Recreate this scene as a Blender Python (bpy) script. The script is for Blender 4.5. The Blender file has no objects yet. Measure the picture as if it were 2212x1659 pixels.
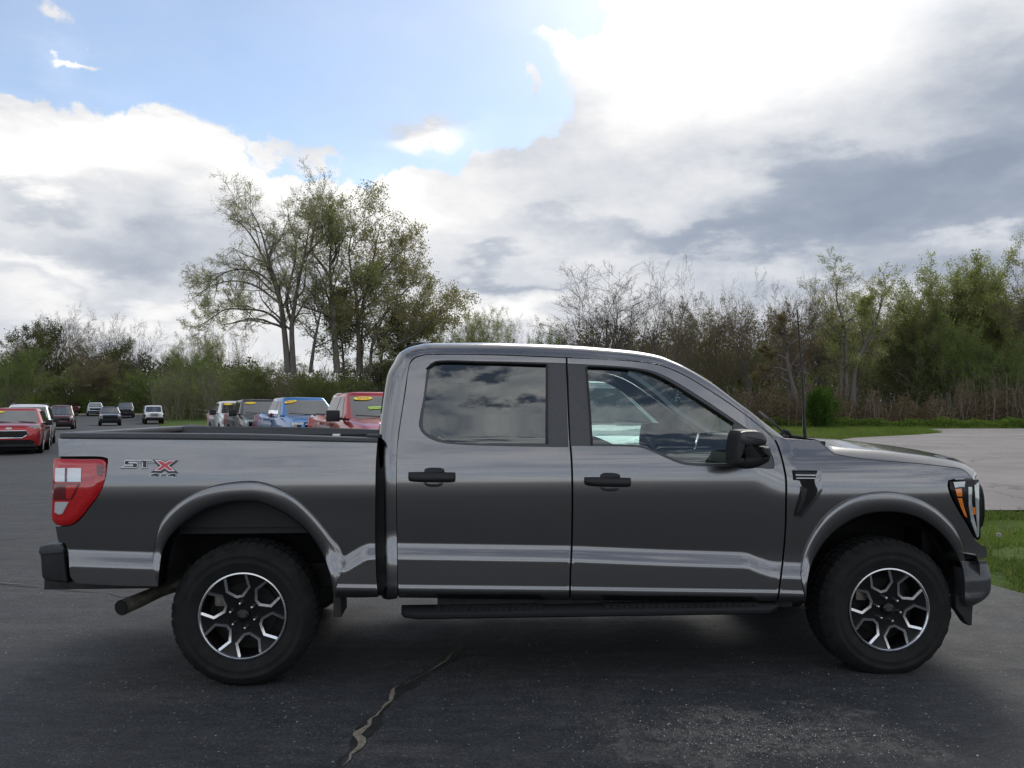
import bpy, bmesh, math, random
import numpy as np
from mathutils import Vector, Matrix
from mathutils.geometry import delaunay_2d_cdt
R = math.radians
random.seed(7)
scene = bpy.context.scene
COL = scene.collection

# ------------------------------------------------------------------ camera
F, CX, CY = 1796.0, 1106.0, 829.5          # reference measurements: 2212 x 1659 grid
CAMZ = 1.527
PITCH = math.atan(54.5 / F)
cam_d = bpy.data.cameras.new('camera')
cam = bpy.data.objects.new('camera', cam_d)
COL.objects.link(cam)
cam_d.sensor_width = 36.0
cam_d.lens = 36.0 * F / 2212.0
cam_d.clip_end = 3000
cam_d.clip_start = 0.05
cam.location = (0, 0, CAMZ)
cam.rotation_euler = (R(90) + PITCH, 0, 0)
scene.camera = cam

def ray(u, v):
    x, y, z = (u - CX) / F, 1.0, -(v - CY) / F
    c, s = math.cos(PITCH), math.sin(PITCH)
    return Vector((x, y * c - z * s, y * s + z * c))
def at(u, v, Y):
    d = ray(u, v)
    return Vector((0, 0, CAMZ)) + d * (Y / d.y)
def azel(u, v):
    d = ray(u, v).normalized()
    return math.atan2(d.x, d.y), math.asin(d.z)

# ------------------------------------------------------------------ colour management
vs = scene.view_settings
vs.view_transform = 'Standard'
vs.look = 'None'
vs.exposure = 0.0
vs.gamma = 1.0
vs.use_curve_mapping = False

# ------------------------------------------------------------------ sun
SUN_AZ, SUN_EL = R(15), R(38)
sun_d = bpy.data.lights.new('sun', 'SUN')
sun_d.energy = 1.5
sun_d.angle = R(26)
sun_d.color = (1.0, 0.95, 0.87)
sun = bpy.data.objects.new('sun', sun_d)
COL.objects.link(sun)
to_sun = Vector((math.sin(SUN_AZ) * math.cos(SUN_EL), math.cos(SUN_AZ) * math.cos(SUN_EL), math.sin(SUN_EL)))
sun.rotation_euler = to_sun.to_track_quat('Z', 'Y').to_euler()
sun.location = to_sun * 60

# ------------------------------------------------------------------ world: clear sky with broken cloud
world = bpy.data.worlds.new('World')
scene.world = world
world.use_nodes = True

class NT:
    """small helper to write node trees"""
    def __init__(s, tree):
        s.t = tree; s.n = tree.nodes; s.l = tree.links
    def node(s, typ, **kw):
        n = s.n.new(typ)
        for k, v in kw.items(): setattr(n, k, v)
        return n
    def put(s, sock, val):
        if isinstance(val, bpy.types.NodeSocket): s.l.new(val, sock)
        elif val is not None: sock.default_value = val
    def m(s, op, a, b=None, c=None, clamp=False):
        n = s.node('ShaderNodeMath', operation=op, use_clamp=clamp)
        s.put(n.inputs[0], a); s.put(n.inputs[1], b)
        if c is not None: s.put(n.inputs[2], c)
        return n.outputs[0]
    def v(s, op, a, b=None):
        n = s.node('ShaderNodeVectorMath', operation=op)
        s.put(n.inputs[0], a); s.put(n.inputs[1], b)
        return n.outputs['Value'] if op in ('LENGTH', 'DOT_PRODUCT', 'DISTANCE') else n.outputs[0]
    def scale(s, a, f):
        n = s.node('ShaderNodeVectorMath', operation='SCALE')
        s.put(n.inputs[0], a); s.put(n.inputs[3], f)
        return n.outputs[0]
    def smooth(s, val, a, b, c=0.0, d=1.0):
        n = s.node('ShaderNodeMapRange', interpolation_type='SMOOTHSTEP')
        s.put(n.inputs[0], val)
        for i, q in enumerate((a, b, c, d)): s.put(n.inputs[i + 1], q)
        return n.outputs[0]
    def noise(s, vec, scale, detail=4.0, rough=0.55, col=False, dist=0.0):
        n = s.node('ShaderNodeTexNoise')
        s.put(n.inputs['Vector'], vec)
        n.inputs['Scale'].default_value = scale
        n.inputs['Detail'].default_value = detail
        n.inputs['Roughness'].default_value = rough
        n.inputs['Distortion'].default_value = dist
        return n.outputs['Color' if col else 'Fac']
    def voronoi(s, vec, scale, feature='F1'):
        n = s.node('ShaderNodeTexVoronoi', feature=feature)
        s.put(n.inputs['Vector'], vec)
        n.inputs['Scale'].default_value = scale
        return n
    def ramp(s, fac, stops, interp='LINEAR'):
        n = s.node('ShaderNodeValToRGB')
        n.color_ramp.interpolation = interp
        e = n.color_ramp.elements
        while len(e) < len(stops): e.new(0.5)
        for i, (p, c) in enumerate(stops):
            e[i].position = p
            e[i].color = tuple(c) + (1,) if len(c) == 3 else c
        s.put(n.inputs[0], fac)
        return n.outputs[0]
    def mix(s, fac, a, b, mode='MIX'):
        n = s.node('ShaderNodeMix', data_type='RGBA', blend_type=mode)
        s.put(n.inputs[0], fac)
        for k, q in ((6, a), (7, b)):
            if isinstance(q, (tuple, list)) and len(q) == 3: q = tuple(q) + (1,)
            s.put(n.inputs[k], q)
        return n.outputs[2]

def build_world():
    w = NT(world.node_tree)
    for n in list(w.n): w.n.remove(n)
    d = w.node('ShaderNodeTexCoord').outputs['Generated']
    sep = w.node('ShaderNodeSeparateXYZ'); w.l.new(d, sep.inputs[0])
    az = w.m('ARCTAN2', sep.outputs[0], sep.outputs[1])
    el = w.m('ARCSINE', sep.outputs[2])
    cmb = w.node('ShaderNodeCombineXYZ'); w.l.new(az, cmb.inputs[0]); w.l.new(el, cmb.inputs[1])
    p = cmb.outputs[0]
    flat = w.v('MULTIPLY', d, (1, 1, 2.0))
    w1 = w.scale(w.v('SUBTRACT', w.noise(flat, 5.0, 3.0, 0.5, True), (.5, .5, .5)), 0.16)
    w2 = w.scale(w.v('SUBTRACT', w.noise(d, 17.0, 7.0, 0.62, True), (.5, .5, .5)), 0.085)
    pw = w.v('ADD', w.v('ADD', p, w1), w2)                 # crisp cumulus rims
    soft1 = w.scale(w.v('SUBTRACT', w.noise(w.v('MULTIPLY', d, (1, 1, 2.6)), 6.5, 6.0, 0.55, True), (.5, .5, .5)), 0.20)
    ps = w.v('ADD', p, soft1)
    def blob(vec, u, v, ru, rv, lo, hi, amp=1.0):
        a, e = azel(u, v)
        sa = (azel(u + ru, v)[0] - azel(u - ru, v)[0]) / 2
        se = (azel(u, v - rv)[1] - azel(u, v + rv)[1]) / 2
        q = w.v('MULTIPLY', w.v('SUBTRACT', vec, (a, e, 0)), (1 / sa, 1 / se, 0))
        return w.smooth(w.v('LENGTH', q), lo, hi, amp, 0.0)
    # the clear opening in the cloud
    hole = None
    for b in ((600, 20, 660, 290), (120, 60, 380, 205), (880, 205, 390, 200), (650, 265, 170, 120),
              (1150, -60, 200, 190), (450, -560, 1000, 640)):
        h = blob(pw, *b, 0.93, 1.05)
        hole = h if hole is None else w.m('MAXIMUM', hole, h)
    # patches of cloud drifting inside it
    for b in ((950, 303, 122, 42), (118, 62, 45, 28), (92, 160, 36, 14), (1166, 190, 14, 18), (560, 318, 70, 18), (650, 345, 60, 24)):
        hole = w.m('SUBTRACT', hole, blob(pw, *b, 0.25, 1.25, 0.95), clamp=True)
    veil = w.m('MULTIPLY', w.noise(w.v('MULTIPLY', d, (1, 1, 2.2)), 4.0, 6.0, 0.6), 0.42)
    hole = w.m('SUBTRACT', hole, w.m('SUBTRACT', veil, 0.02), clamp=True)
    # everywhere else: broken cloud by noise
    gen = w.m('MULTIPLY_ADD', w.noise(w.v('MULTIPLY', d, (1, 1, 3.0)), 5.0, 8.0, 0.6), .55, w.m('MULTIPLY', w.noise(w.v('MULTIPLY', d, (1, 1, 3.4)), 12.0, 6.0, 0.6), .45))
    gen = w.smooth(w.m('ADD', gen, w.smooth(el, R(40), R(65), 0.0, 0.06)), 0.49, 0.55)
    back = w.smooth(sep.outputs[1], 0.45, 0.05)
    hole = w.m('MAXIMUM', hole, w.m('MULTIPLY', w.m('MULTIPLY', gen, back), 0.9))
    # brightness of the cloud itself
    front = w.smooth(sep.outputs[1], 0.25, -0.55)            # cloud opposite the sun is lit from the front
    t = w.m('MULTIPLY_ADD', w.noise(w.v('MULTIPLY', d, (1, 1, 1.9)), 6.0, 9.0, 0.6), 0.75, 0.225)
    t2 = w.m('MULTIPLY_ADD', w.noise(w.v('MULTIPLY', d, (1, 1, 3.2)), 3.6, 8.0, 0.62), 1.6, -0.25)
    t2 = w.m('ADD', t2, w.m('MULTIPLY_ADD', w.noise(w.v('MULTIPLY', d, (1, 1, 3.6)), 15.0, 6.0, 0.6), 1.6, -0.8))
    t = w.m('ADD', w.m('MULTIPLY', t, w.m('SUBTRACT', 1.0, front)), w.m('MULTIPLY', t2, front))
    for (u, v, ru, rv, a) in ((1480, 60, 480, 290, .50), (230, 320, 520, 120, .45), (720, 470, 330, 130, .30), (950, 303, 150, 60, .45), (110, 110, 80, 90, .4),
                              (980, 430, 260, 110, .22), (1040, 660, 230, 60, .34), (60, 600, 230, 34, .25), (2080, 520, 220, 34, .16), (250, 690, 420, 40, .22),
                              (330, 555, 480, 80, -.20), (1960, 440, 600, 150, -.50), (1480, 500, 400, 50, -.24), (1200, 478, 260, 30, -.10),
                              (1080, 578, 110, 26, -.24), (1190, 598, 60, 14, -.2), (2280, 240, 380, 260, -.34), (1950, 620, 600, 70, -.30),
                              (60, 410, 190, 40, -.2)):
        t = w.m('ADD', t, blob(ps, u, v, ru, rv, 0.1, 1.2, a))
    t = w.m('ADD', t, 0.0, clamp=True)
    cloud = w.ramp(t, [(0.0, (.30, .355, .45)), (.28, (.40, .45, .54)), (.52, (.66, .69, .745)), (.76, (.90, .90, .91)), (1.0, (1.12, 1.11, 1.09))])
    glow = w.smooth(w.v('DOT_PRODUCT', d, tuple(to_sun)), 0.93, 1.0, 0.0, 0.7)
    cloud = w.mix(1.0, cloud, w.scale(w.v('ADD', (0, 0, 0), (1, .97, .9)), glow), 'ADD')
    cloud = w.scale(cloud, w.m('MULTIPLY_ADD', front, .85, 1.0))
    cloud10 = w.scale(cloud, 1 / 0.15)
    sky = w.node('ShaderNodeTexSky', sky_type='NISHITA')
    sky.sun_disc = False
    sky.sun_elevation = SUN_EL
    sky.sun_rotation = SUN_AZ
    sky.air_density = 1.0
    sky.dust_density = 0.35
    sky.ozone_density = 1.5
    col = w.mix(hole, cloud10, sky.outputs[0])
    bg = w.node('ShaderNodeBackground')
    w.l.new(col, bg.inputs[0]); bg.inputs[1].default_value = 0.15
    out = w.node('ShaderNodeOutputWorld'); w.l.new(bg.outputs[0], out.inputs[0])
build_world()

# ------------------------------------------------------------------ object helpers
def tag(o, label=None, cat=None, group=None, kind=None):
    for k, q in (('label', label), ('category', cat), ('group', group), ('kind', kind)):
        if q: o[k] = q
    return o
def empty(name, loc=(0, 0, 0), rz=0.0, parent=None):
    o = bpy.data.objects.new(name, None)
    o.empty_display_size = 0.3
    COL.objects.link(o)
    o.location = loc; o.rotation_euler = (0, 0, rz)
    if parent: o.parent = parent
    return o
def link(name, me, parent=None):
    o = bpy.data.objects.new(name, me)
    COL.objects.link(o)
    if parent: o.parent = parent
    return o
def mesh_np(name, V, faces_list, mats, mat_idx=None, smooth=True):
    """V (n,3); faces_list: list of int arrays (m,k); mats list of materials; mat_idx one index per faces array"""
    me = bpy.data.meshes.new(name)
    V = np.asarray(V, dtype=np.float32)
    me.vertices.add(len(V)); me.vertices.foreach_set('co', V.ravel())
    loops, starts, tots, mi = [], [], [], []
    s = 0
    for i, Fc in enumerate(faces_list):
        Fc = np.asarray(Fc, dtype=np.int32)
        if len(Fc) == 0: continue
        m, k = Fc.shape
        loops.append(Fc.ravel()); starts.append(s + np.arange(m) * k); tots.append(np.full(m, k)); s += m * k
        mi.append(np.full(m, mat_idx[i] if mat_idx else 0))
    loops = np.concatenate(loops).astype(np.int32); starts = np.concatenate(starts).astype(np.int32); mi = np.concatenate(mi).astype(np.int32)
    me.loops.add(len(loops)); me.loops.foreach_set('vertex_index', loops)
    me.polygons.add(len(starts)); me.polygons.foreach_set('loop_start', starts)
    me.polygons.foreach_set('material_index', mi)
    me.polygons.foreach_set('use_smooth', np.full(len(starts), smooth))
    for mt in mats: me.materials.append(mt)
    me.update(calc_edges=True)
    return me
def mesh_py(name, verts, faces, mat, smooth=True, sharp=None):
    me = bpy.data.meshes.new(name)
    me.from_pydata([tuple(v) for v in verts], [], [tuple(f) for f in faces])
    if mat: me.materials.append(mat)
    for pl in me.polygons: pl.use_smooth = smooth
    if sharp: me.set_sharp_from_angle(angle=R(sharp))
    me.update()
    return me
class MB:
    """collects simple solids, builds them as one mesh object"""
    def __init__(s): s.v = []; s.f = []
    def add(s, v, f):
        o = len(s.v); s.v += [tuple(q) for q in v]; s.f += [tuple(i + o for i in q) for q in f]; return s
    def box(s, a, b, bev=0.0):
        (x0, y0, z0), (x1, y1, z1) = a, b
        if bev <= 0:
            v = [(x, y, z) for z in (z0, z1) for y in (y0, y1) for x in (x0, x1)]
            return s.add(v, [(0, 2, 3, 1), (4, 5, 7, 6), (0, 1, 5, 4), (2, 6, 7, 3), (0, 4, 6, 2), (1, 3, 7, 5)])
        bm = bmesh.new()
        bmesh.ops.create_cube(bm, size=1)
        for q in bm.verts:
            q.co = Vector(((x0 + x1) / 2 + q.co.x * (x1 - x0), (y0 + y1) / 2 + q.co.y * (y1 - y0), (z0 + z1) / 2 + q.co.z * (z1 - z0)))
        bmesh.ops.bevel(bm, geom=list(bm.edges), offset=bev, segments=2, profile=0.6, affect='EDGES', clamp_overlap=True)
        bm.verts.index_update()
        s.add([q.co for q in bm.verts], [[q.index for q in f.verts] for f in bm.faces]); bm.free(); return s
    def tube(s, pts, rad, k=8, caps=True):
        pts = [Vector(q) for q in pts]
        n = len(pts)
        rr = rad if isinstance(rad, (list, tuple)) else [rad] * n
        v, f = [], []
        ref = Vector((0.13, 0.31, 0.94))
        for i, q in enumerate(pts):
            tg = (pts[min(i + 1, n - 1)] - pts[max(i - 1, 0)]).normalized()
            a = tg.cross(ref)
            if a.length < 1e-3: a = tg.cross(Vector((1, 0, 0)))
            a.normalize(); b = tg.cross(a)
            for j in range(k):
                th = 2 * math.pi * j / k
                v.append(q + (a * math.cos(th) + b * math.sin(th)) * rr[i])
        for i in range(n - 1):
            for j in range(k):
                f.append((i * k + j, i * k + (j + 1) % k, (i + 1) * k + (j + 1) % k, (i + 1) * k + j))
        if caps:
            f.append(tuple(range(k - 1, -1, -1))); f.append(tuple((n - 1) * k + j for j in range(k)))
        return s.add(v, f)
    def lathe(s, prof, n=32, axis='y', closed=False):
        """prof: list of (radius, offset along axis)"""
        v, f = [], []
        m = len(prof)
        for j in range(n):
            th = 2 * math.pi * j / n
            for r, o in prof:
                if axis == 'y': v.append((r * math.cos(th), o, r * math.sin(th)))
                elif axis == 'x': v.append((o, r * math.cos(th), r * math.sin(th)))
                else: v.append((r * math.cos(th), r * math.sin(th), o))
        for j in range(n):
            for i in range(m if closed else m - 1):
                a, b = j * m + i, j * m + (i + 1) % m
                c, d = ((j + 1) % n) * m + (i + 1) % m, ((j + 1) % n) * m + i
                f.append((a, b, c, d))
        return s.add(v, f)
    def prism(s, poly, y0, y1):
        """poly of (x, z), extruded along y"""
        n = len(poly)
        v = [(x, y0, z) for x, z in poly] + [(x, y1, z) for x, z in poly]
        f = [tuple(range(n)), tuple(range(2 * n - 1, n - 1, -1))]
        for i in range(n): f.append((i, i + n, (i + 1) % n + n, (i + 1) % n))
        return s.add(v, f)
    def move(s, M):
        s.v = [tuple(M @ Vector(q)) for q in s.v]; return s
    def me(s, name, mat, smooth=True, sharp=35):
        me = mesh_py(name, s.v, s.f, mat, smooth, None)
        bm = bmesh.new(); bm.from_mesh(me)
        bmesh.ops.recalc_face_normals(bm, faces=bm.faces)
        bm.to_mesh(me); bm.free()
        if smooth and sharp: me.set_sharp_from_angle(angle=R(sharp))
        return me
    def build(s, name, mat, parent=None, smooth=True, sharp=35):
        return link(name, s.me(name, mat, smooth, sharp), parent)
def loft(rows, mat, name, parent=None, closed=False, flip=False, sharp=None):
    """rows: list of equally long point lists"""
    n = len(rows[0]); v = [q for r in rows for q in r]; f = []
    for i in range(len(rows) - 1):
        for j in range(n if closed else n - 1):
            a = i * n + j; b = i * n + (j + 1) % n
            q = (a, b, b + n, a + n)
            f.append(q[::-1] if flip else q)
    return link(name, mesh_py(name, v, f, mat, True, sharp), parent)

# ------------------------------------------------------------------ materials
def mat(name, col=(.5, .5, .5), rough=.5, metal=0.0, spec=.5, coat=0.0, build=None, ior=None, coat_rough=.03):
    m = bpy.data.materials.new(name)
    m.use_nodes = True
    w = NT(m.node_tree)
    b = w.n['Principled BSDF']
    b.inputs['Base Color'].default_value = tuple(col) + (1,)
    b.inputs['Roughness'].default_value = rough
    b.inputs['Metallic'].default_value = metal
    b.inputs['Specular IOR Level'].default_value = spec
    b.inputs['Coat Weight'].default_value = coat
    b.inputs['Coat Roughness'].default_value = coat_rough
    if ior: b.inputs['IOR'].default_value = ior
    if build: build(w, b)
    return m
def pos(w): return w.node('ShaderNodeNewGeometry').outputs['Position']
def objc(w): return w.node('ShaderNodeTexCoord').outputs['Object']
def bump(w, b, h, strength, dist=0.01):
    n = w.node('ShaderNodeBump')
    n.inputs['Strength'].default_value = strength
    n.inputs['Distance'].default_value = dist
    w.put(n.inputs['Height'], h); w.l.new(n.outputs[0], b.inputs['Normal'])
def var(col, amt=.25, scale=30.0, detail=3.0, rough_amt=0.0, bumpy=0.0):
    """subtle procedural mottling of one colour"""
    def f(w, b):
        n = w.noise(objc(w), scale, detail)
        lo = tuple(c * (1 - amt) for c in col); hi = tuple(c * (1 + amt) for c in col)
        w.l.new(w.ramp(n, [(.3, lo), (.7, hi)]), b.inputs['Base Color'])
        if rough_amt:
            r = b.inputs['Roughness'].default_value
            w.l.new(w.m('MULTIPLY_ADD', n, rough_amt, r - rough_amt / 2), b.inputs['Roughness'])
        if bumpy: bump(w, b, w.noise(objc(w), scale * 4, 4), bumpy, .003)
    return f
def paint(name, col, metal=.55, rough=.38, coat=1.0):
    def f(w, b):
        v = w.voronoi(objc(w), 900.0)
        fl = w.m('MULTIPLY_ADD', v.outputs['Distance'], .5, .72)
        dust = w.noise(objc(w), 2.2, 6.0, .6)
        c = w.scale(w.v('ADD', (0, 0, 0), tuple(col)), fl)
        w.l.new(w.mix(w.smooth(dust, .5, .8, 0, .04), c, (.20, .19, .17)), b.inputs['Base Color'])
        w.l.new(w.smooth(dust, .35, .8, .02, .09), b.inputs['Coat Roughness'])
    return mat(name, col, rough, metal, .5, coat, f)
def glass(name, tint=(.5, .56, .55), ior=1.75, rough=0.0):
    m = bpy.data.materials.new(name); m.use_nodes = True
    w = NT(m.node_tree)
    for n in list(w.n): w.n.remove(n)
    tr = w.node('ShaderNodeBsdfTransparent'); tr.inputs[0].default_value = tuple(tint) + (1,)
    gl = w.node('ShaderNodeBsdfGlossy'); gl.inputs['Roughness'].default_value = rough
    gl.inputs[0].default_value = (.92, .97, .97, 1)
    fr = w.node('ShaderNodeFresnel'); fr.inputs[0].default_value = ior
    mx = w.node('ShaderNodeMixShader')
    w.l.new(fr.outputs[0], mx.inputs[0]); w.l.new(tr.outputs[0], mx.inputs[1]); w.l.new(gl.outputs[0], mx.inputs[2])
    out = w.node('ShaderNodeOutputMaterial'); w.l.new(mx.outputs[0], out.inputs[0])
    return m
def leaf_mat(name, cols, trans=.45):
    m = bpy.data.materials.new(name); m.use_nodes = True
    w = NT(m.node_tree)
    for n in list(w.n): w.n.remove(n)
    g = w.node('ShaderNodeNewGeometry')
    k = len(cols)
    c = w.ramp(g.outputs['Random Per Island'], [(i / (k - 1), q) for i, q in enumerate(cols)])
    big = w.noise(g.outputs['Position'], .45, 2.0)
    c = w.mix(1.0, c, w.ramp(big, [(.3, (.72, .74, .72)), (.7, (1.25, 1.22, 1.1))]), 'MULTIPLY')
    df = w.node('ShaderNodeBsdfDiffuse'); w.l.new(c, df.inputs[0])
    tl = w.node('ShaderNodeBsdfTranslucent'); w.l.new(c, tl.inputs[0])
    mx = w.node('ShaderNodeMixShader'); mx.inputs[0].default_value = trans
    w.l.new(df.outputs[0], mx.inputs[1]); w.l.new(tl.outputs[0], mx.inputs[2])
    out = w.node('ShaderNodeOutputMaterial'); w.l.new(mx.outputs[0], out.inputs[0])
    return m

M = {}
M['grey_paint'] = paint('graphite_metallic_paint', (.178, .176, .178), 1.0, .23)
M['black_plastic'] = mat('black_trim_plastic', (.012, .012, .013), .55, 0, .35, build=var((.012, .012, .013), .2, 60, 3, .12, .08))
M['cap_plastic'] = mat('bed_rail_plastic', (.036, .038, .041), .48, 0, .45, build=var((.036, .038, .041), .2, 60, 3, .12, .12))
M['gloss_black'] = mat('gloss_black', (.007, .007, .0075), .22, 0, .28, build=var((.007, .007, .0075), .2, 20, 3, .08))
M['bpillar'] = mat('pillar_applique', (.035, .035, .037), .32, 0, .5, build=var((.035, .035, .037), .15, 40, 3, .1))
M['void'] = mat('underbody_black', (.010, .010, .010), .85, 0, .2, build=var((.010, .010, .010), .4, 12, 4))
M['frame_black'] = mat('chassis_black', (.022, .021, .020), .7, 0, .3, build=var((.022, .021, .020), .4, 12, 4))
M['rubber'] = mat('tyre_rubber', (.012, .012, .012), .8, 0, .22, build=var((.012, .0118, .0115), .35, 14, 5, .1, .15))
M['silver'] = mat('machined_aluminium', (.62, .62, .63), .22, 1.0, .5, build=var((.62, .62, .63), .08, 60, 2, .1))
M['chrome'] = mat('chrome', (.72, .72, .73), .08, 1.0, .5, build=var((.72, .72, .73), .05, 40, 2, .05))
M['steel'] = mat('exhaust_steel', (.22, .20, .17), .5, .8, .5, build=var((.22, .20, .17), .35, 25, 4, .2))
M['red_lens'] = mat('red_tail_lens', (.42, .008, .010), .12, 0, .6, 1.0, build=var((.42, .008, .010), .15, 50, 2))
M['dark_red_lens'] = mat('dark_red_lens', (.10, .004, .005), .15, 0, .6, 1.0, build=var((.10, .004, .005), .2, 80, 2))
def ribbed(w, b):
    wv = w.node('ShaderNodeTexWave', wave_type='BANDS', bands_direction='Z')
    w.l.new(objc(w), wv.inputs[0]); wv.inputs['Scale'].default_value = 60
    w.l.new(w.ramp(wv.outputs['Fac'], [(0, (.42, .42, .43)), (1, (.75, .75, .76))]), b.inputs['Base Color'])
M['clear_lens'] = mat('clear_ribbed_lens', (.6, .6, .6), .15, .3, .6, 1.0, build=ribbed)
M['amber'] = mat('amber_lens', (.65, .16, .01), .15, 0, .6, 1.0, build=var((.65, .16, .01), .15, 60, 2))
M['lamp_clear'] = mat('lamp_lens_clear', (.40, .42, .40), .10, .2, .7, 1.0, build=var((.40, .42, .40), .3, 14, 3))
M['tinted'] = glass('privacy_glass', (.030, .032, .031), 1.9)
M['door_glass'] = glass('door_glass', (.42, .52, .51), 1.85)
M['windscreen'] = glass('windscreen_glass', (.60, .68, .66), 1.6)
M['badge_black'] = mat('badge_black', (.008, .008, .008), .3, build=var((.008, .008, .008), .2, 50))
M['badge_red'] = mat('badge_red', (.45, .012, .016), .3, 0, .5, .6, build=var((.45, .012, .016), .1, 50))
M['badge_silver'] = mat('badge_silver', (.55, .55, .56), .3, .6, build=var((.55, .55, .56), .1, 50))
M['seat'] = mat('dark_seat_cloth', (.035, .036, .038), .9, 0, .2, build=var((.035, .036, .038), .3, 90, 3))
M['sticker_yellow'] = mat('yellow_sticker', (.80, .55, .01), .45, build=var((.80, .55, .01), .06, 30))
M['sticker_red'] = mat('sticker_red_ink', (.45, .09, .02), .5, build=var((.45, .09, .02), .1, 30))
M['sticker_lime'] = mat('lime_sticker', (.50, .72, .04), .5, build=var((.50, .72, .04), .1, 30))
M['sticker_green'] = mat('sticker_green_ink', (.10, .22, .06), .5, build=var((.10, .22, .06), .1, 30))
# ------------------------------------------------------------------ ground
def gz(y):
    t = min(max((y - 80.0) / 38.0, 0.0), 1.0)
    return 0.95 * t * t * (3 - 2 * t) + (0.012 * (y - 118) if y > 118 else 0.0)
def gnd(u, v):
    """point on the ground under a reference measurement"""
    d = ray(u, v); t = 20.0
    for _ in range(40):
        p = Vector((0, 0, CAMZ)) + d * t
        t += (gz(p.y) - p.z) / d.z * .7
    return Vector((0, 0, CAMZ)) + d * t

def asphalt(w, b):
    p = pos(w)
    big = w.noise(p, .35, 5, .6)
    med = w.noise(p, 2.6, 6, .65)
    fine = w.noise(p, 60.0, 3, .6)
    grain = w.noise(p, 130.0, 3, .75)
    streak = w.noise(w.v('MULTIPLY', p, (.5, 3.2, 1)), 1.3, 4, .6)
    c = w.ramp(w.m('MULTIPLY_ADD', med, .5, w.m('MULTIPLY', big, .5)), [(.32, (.022, .024, .027)), (.5, (.034, .036, .039)), (.68, (.052, .051, .050))])
    c = w.mix(1.0, c, w.ramp(grain, [(.30, (.45, .45, .46)), (.5, (.95, .95, .95)), (.70, (1.9, 1.87, 1.82))]), 'MULTIPLY')
    c = w.mix(1.0, c, w.ramp(w.noise(w.v('MULTIPLY', p, (1, 2.2, 1)), 6.5, 5, .7), [(.32, (.66, .67, .68)), (.5, (1, 1, 1)), (.68, (1.45, 1.42, 1.38))]), 'MULTIPLY')
    c = w.mix(w.smooth(streak, .52, .75, 0, .40), c, (.085, .083, .080))
    c = w.mix(1.0, c, w.ramp(w.noise(p, 52.0, 4, .8), [(.34, (.55, .55, .56)), (.5, (1, 1, 1)), (.66, (1.7, 1.67, 1.62))]), 'MULTIPLY')
    # worn light aggregate showing through
    v1 = w.voronoi(p, 26.0)
    sp = w.m('MULTIPLY', w.smooth(v1.outputs['Distance'], .20, .08), w.smooth(w.noise(p, 3.1, 4, .7), .44, .60))
    sel = w.node('ShaderNodeSeparateColor'); w.l.new(v1.outputs['Color'], sel.inputs[0])
    sp = w.m('MULTIPLY', sp, w.smooth(sel.outputs[0], .70, .80))
    c = w.mix(sp, c, (.33, .31, .28))
    v2 = w.voronoi(p, 75.0)
    sel2 = w.node('ShaderNodeSeparateColor'); w.l.new(v2.outputs['Color'], sel2.inputs[0])
    sp2 = w.m('MULTIPLY', w.m('MULTIPLY', w.smooth(v2.outputs['Distance'], .30, .12), w.smooth(sel2.outputs[1], .58, .80)), w.smooth(w.noise(p, 1.4, 5, .7), .42, .62, .25, 1))
    c = w.mix(sp2, c, (.27, .26, .24))
    # the worn patch in front of the truck
    pt = gnd(1650, 1590)
    q = w.v('MULTIPLY', w.v('SUBTRACT', w.v('ADD', p, w.scale(w.v('SUBTRACT', w.noise(p, 2.2, 4, .6, True), (.5, .5, .5)), 1.5)), tuple(pt)), (1 / .95, 1 / .55, 0))
    shape = w.m('SUBTRACT', w.noise(p, 2.4, 5, .65), w.m('MULTIPLY', w.v('LENGTH', q), .34))
    vc = w.voronoi(p, 34.0)
    sel3 = w.node('ShaderNodeSeparateColor'); w.l.new(vc.outputs['Color'], sel3.inputs[0])
    chips = w.m('MULTIPLY_ADD', sel3.outputs[0], .55, w.m('MULTIPLY', w.noise(p, 22, 5, .8), .8))
    wear = w.m('MULTIPLY', w.smooth(shape, .20, .40), w.smooth(chips, .50, .85, .2, 1))
    c = w.mix(w.m('MULTIPLY', wear, .62), c, (.165, .152, .130))
    w.l.new(c, b.inputs['Base Color'])
    w.l.new(w.ramp(med, [(.3, (.62,) * 3), (.7, (.82,) * 3)]), b.inputs['Roughness'])
    bump(w, b, w.m('MULTIPLY_ADD', grain, .5, fine), .75, .006)
M['asphalt'] = mat('asphalt', (.05, .05, .05), .65, 0, .30, build=asphalt)
def oldlot(w, b):
    p = pos(w)
    c = w.ramp(w.noise(p, .25, 6, .65), [(.3, (.165, .150, .140)), (.5, (.215, .198, .186)), (.7, (.265, .245, .228))])
    st = w.noise(w.v('MULTIPLY', p, (.25, 1.2, 1)), .5, 5, .6)
    c = w.mix(w.smooth(st, .56, .74, 0, .55), c, (.125, .112, .106))
    c = w.mix(1.0, c, w.ramp(w.noise(p, 30, 4, .7), [(.3, (.72, .72, .72)), (.7, (1.25, 1.25, 1.25))]), 'MULTIPLY')
    cr = w.voronoi(w.v('ADD', p, w.scale(w.noise(p, .6, 4, .6, True), 1.6)), .22, 'DISTANCE_TO_EDGE')
    c = w.mix(w.smooth(cr.outputs['Distance'], .012, .0, 0, .7), c, (.07, .062, .055))
    w.l.new(c, b.inputs['Base Color'])
    bump(w, b, w.noise(p, 60, 4), .4, .006)
M['oldlot'] = mat('weathered_paving', (.2, .2, .19), .85, 0, .3, build=oldlot)
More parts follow.
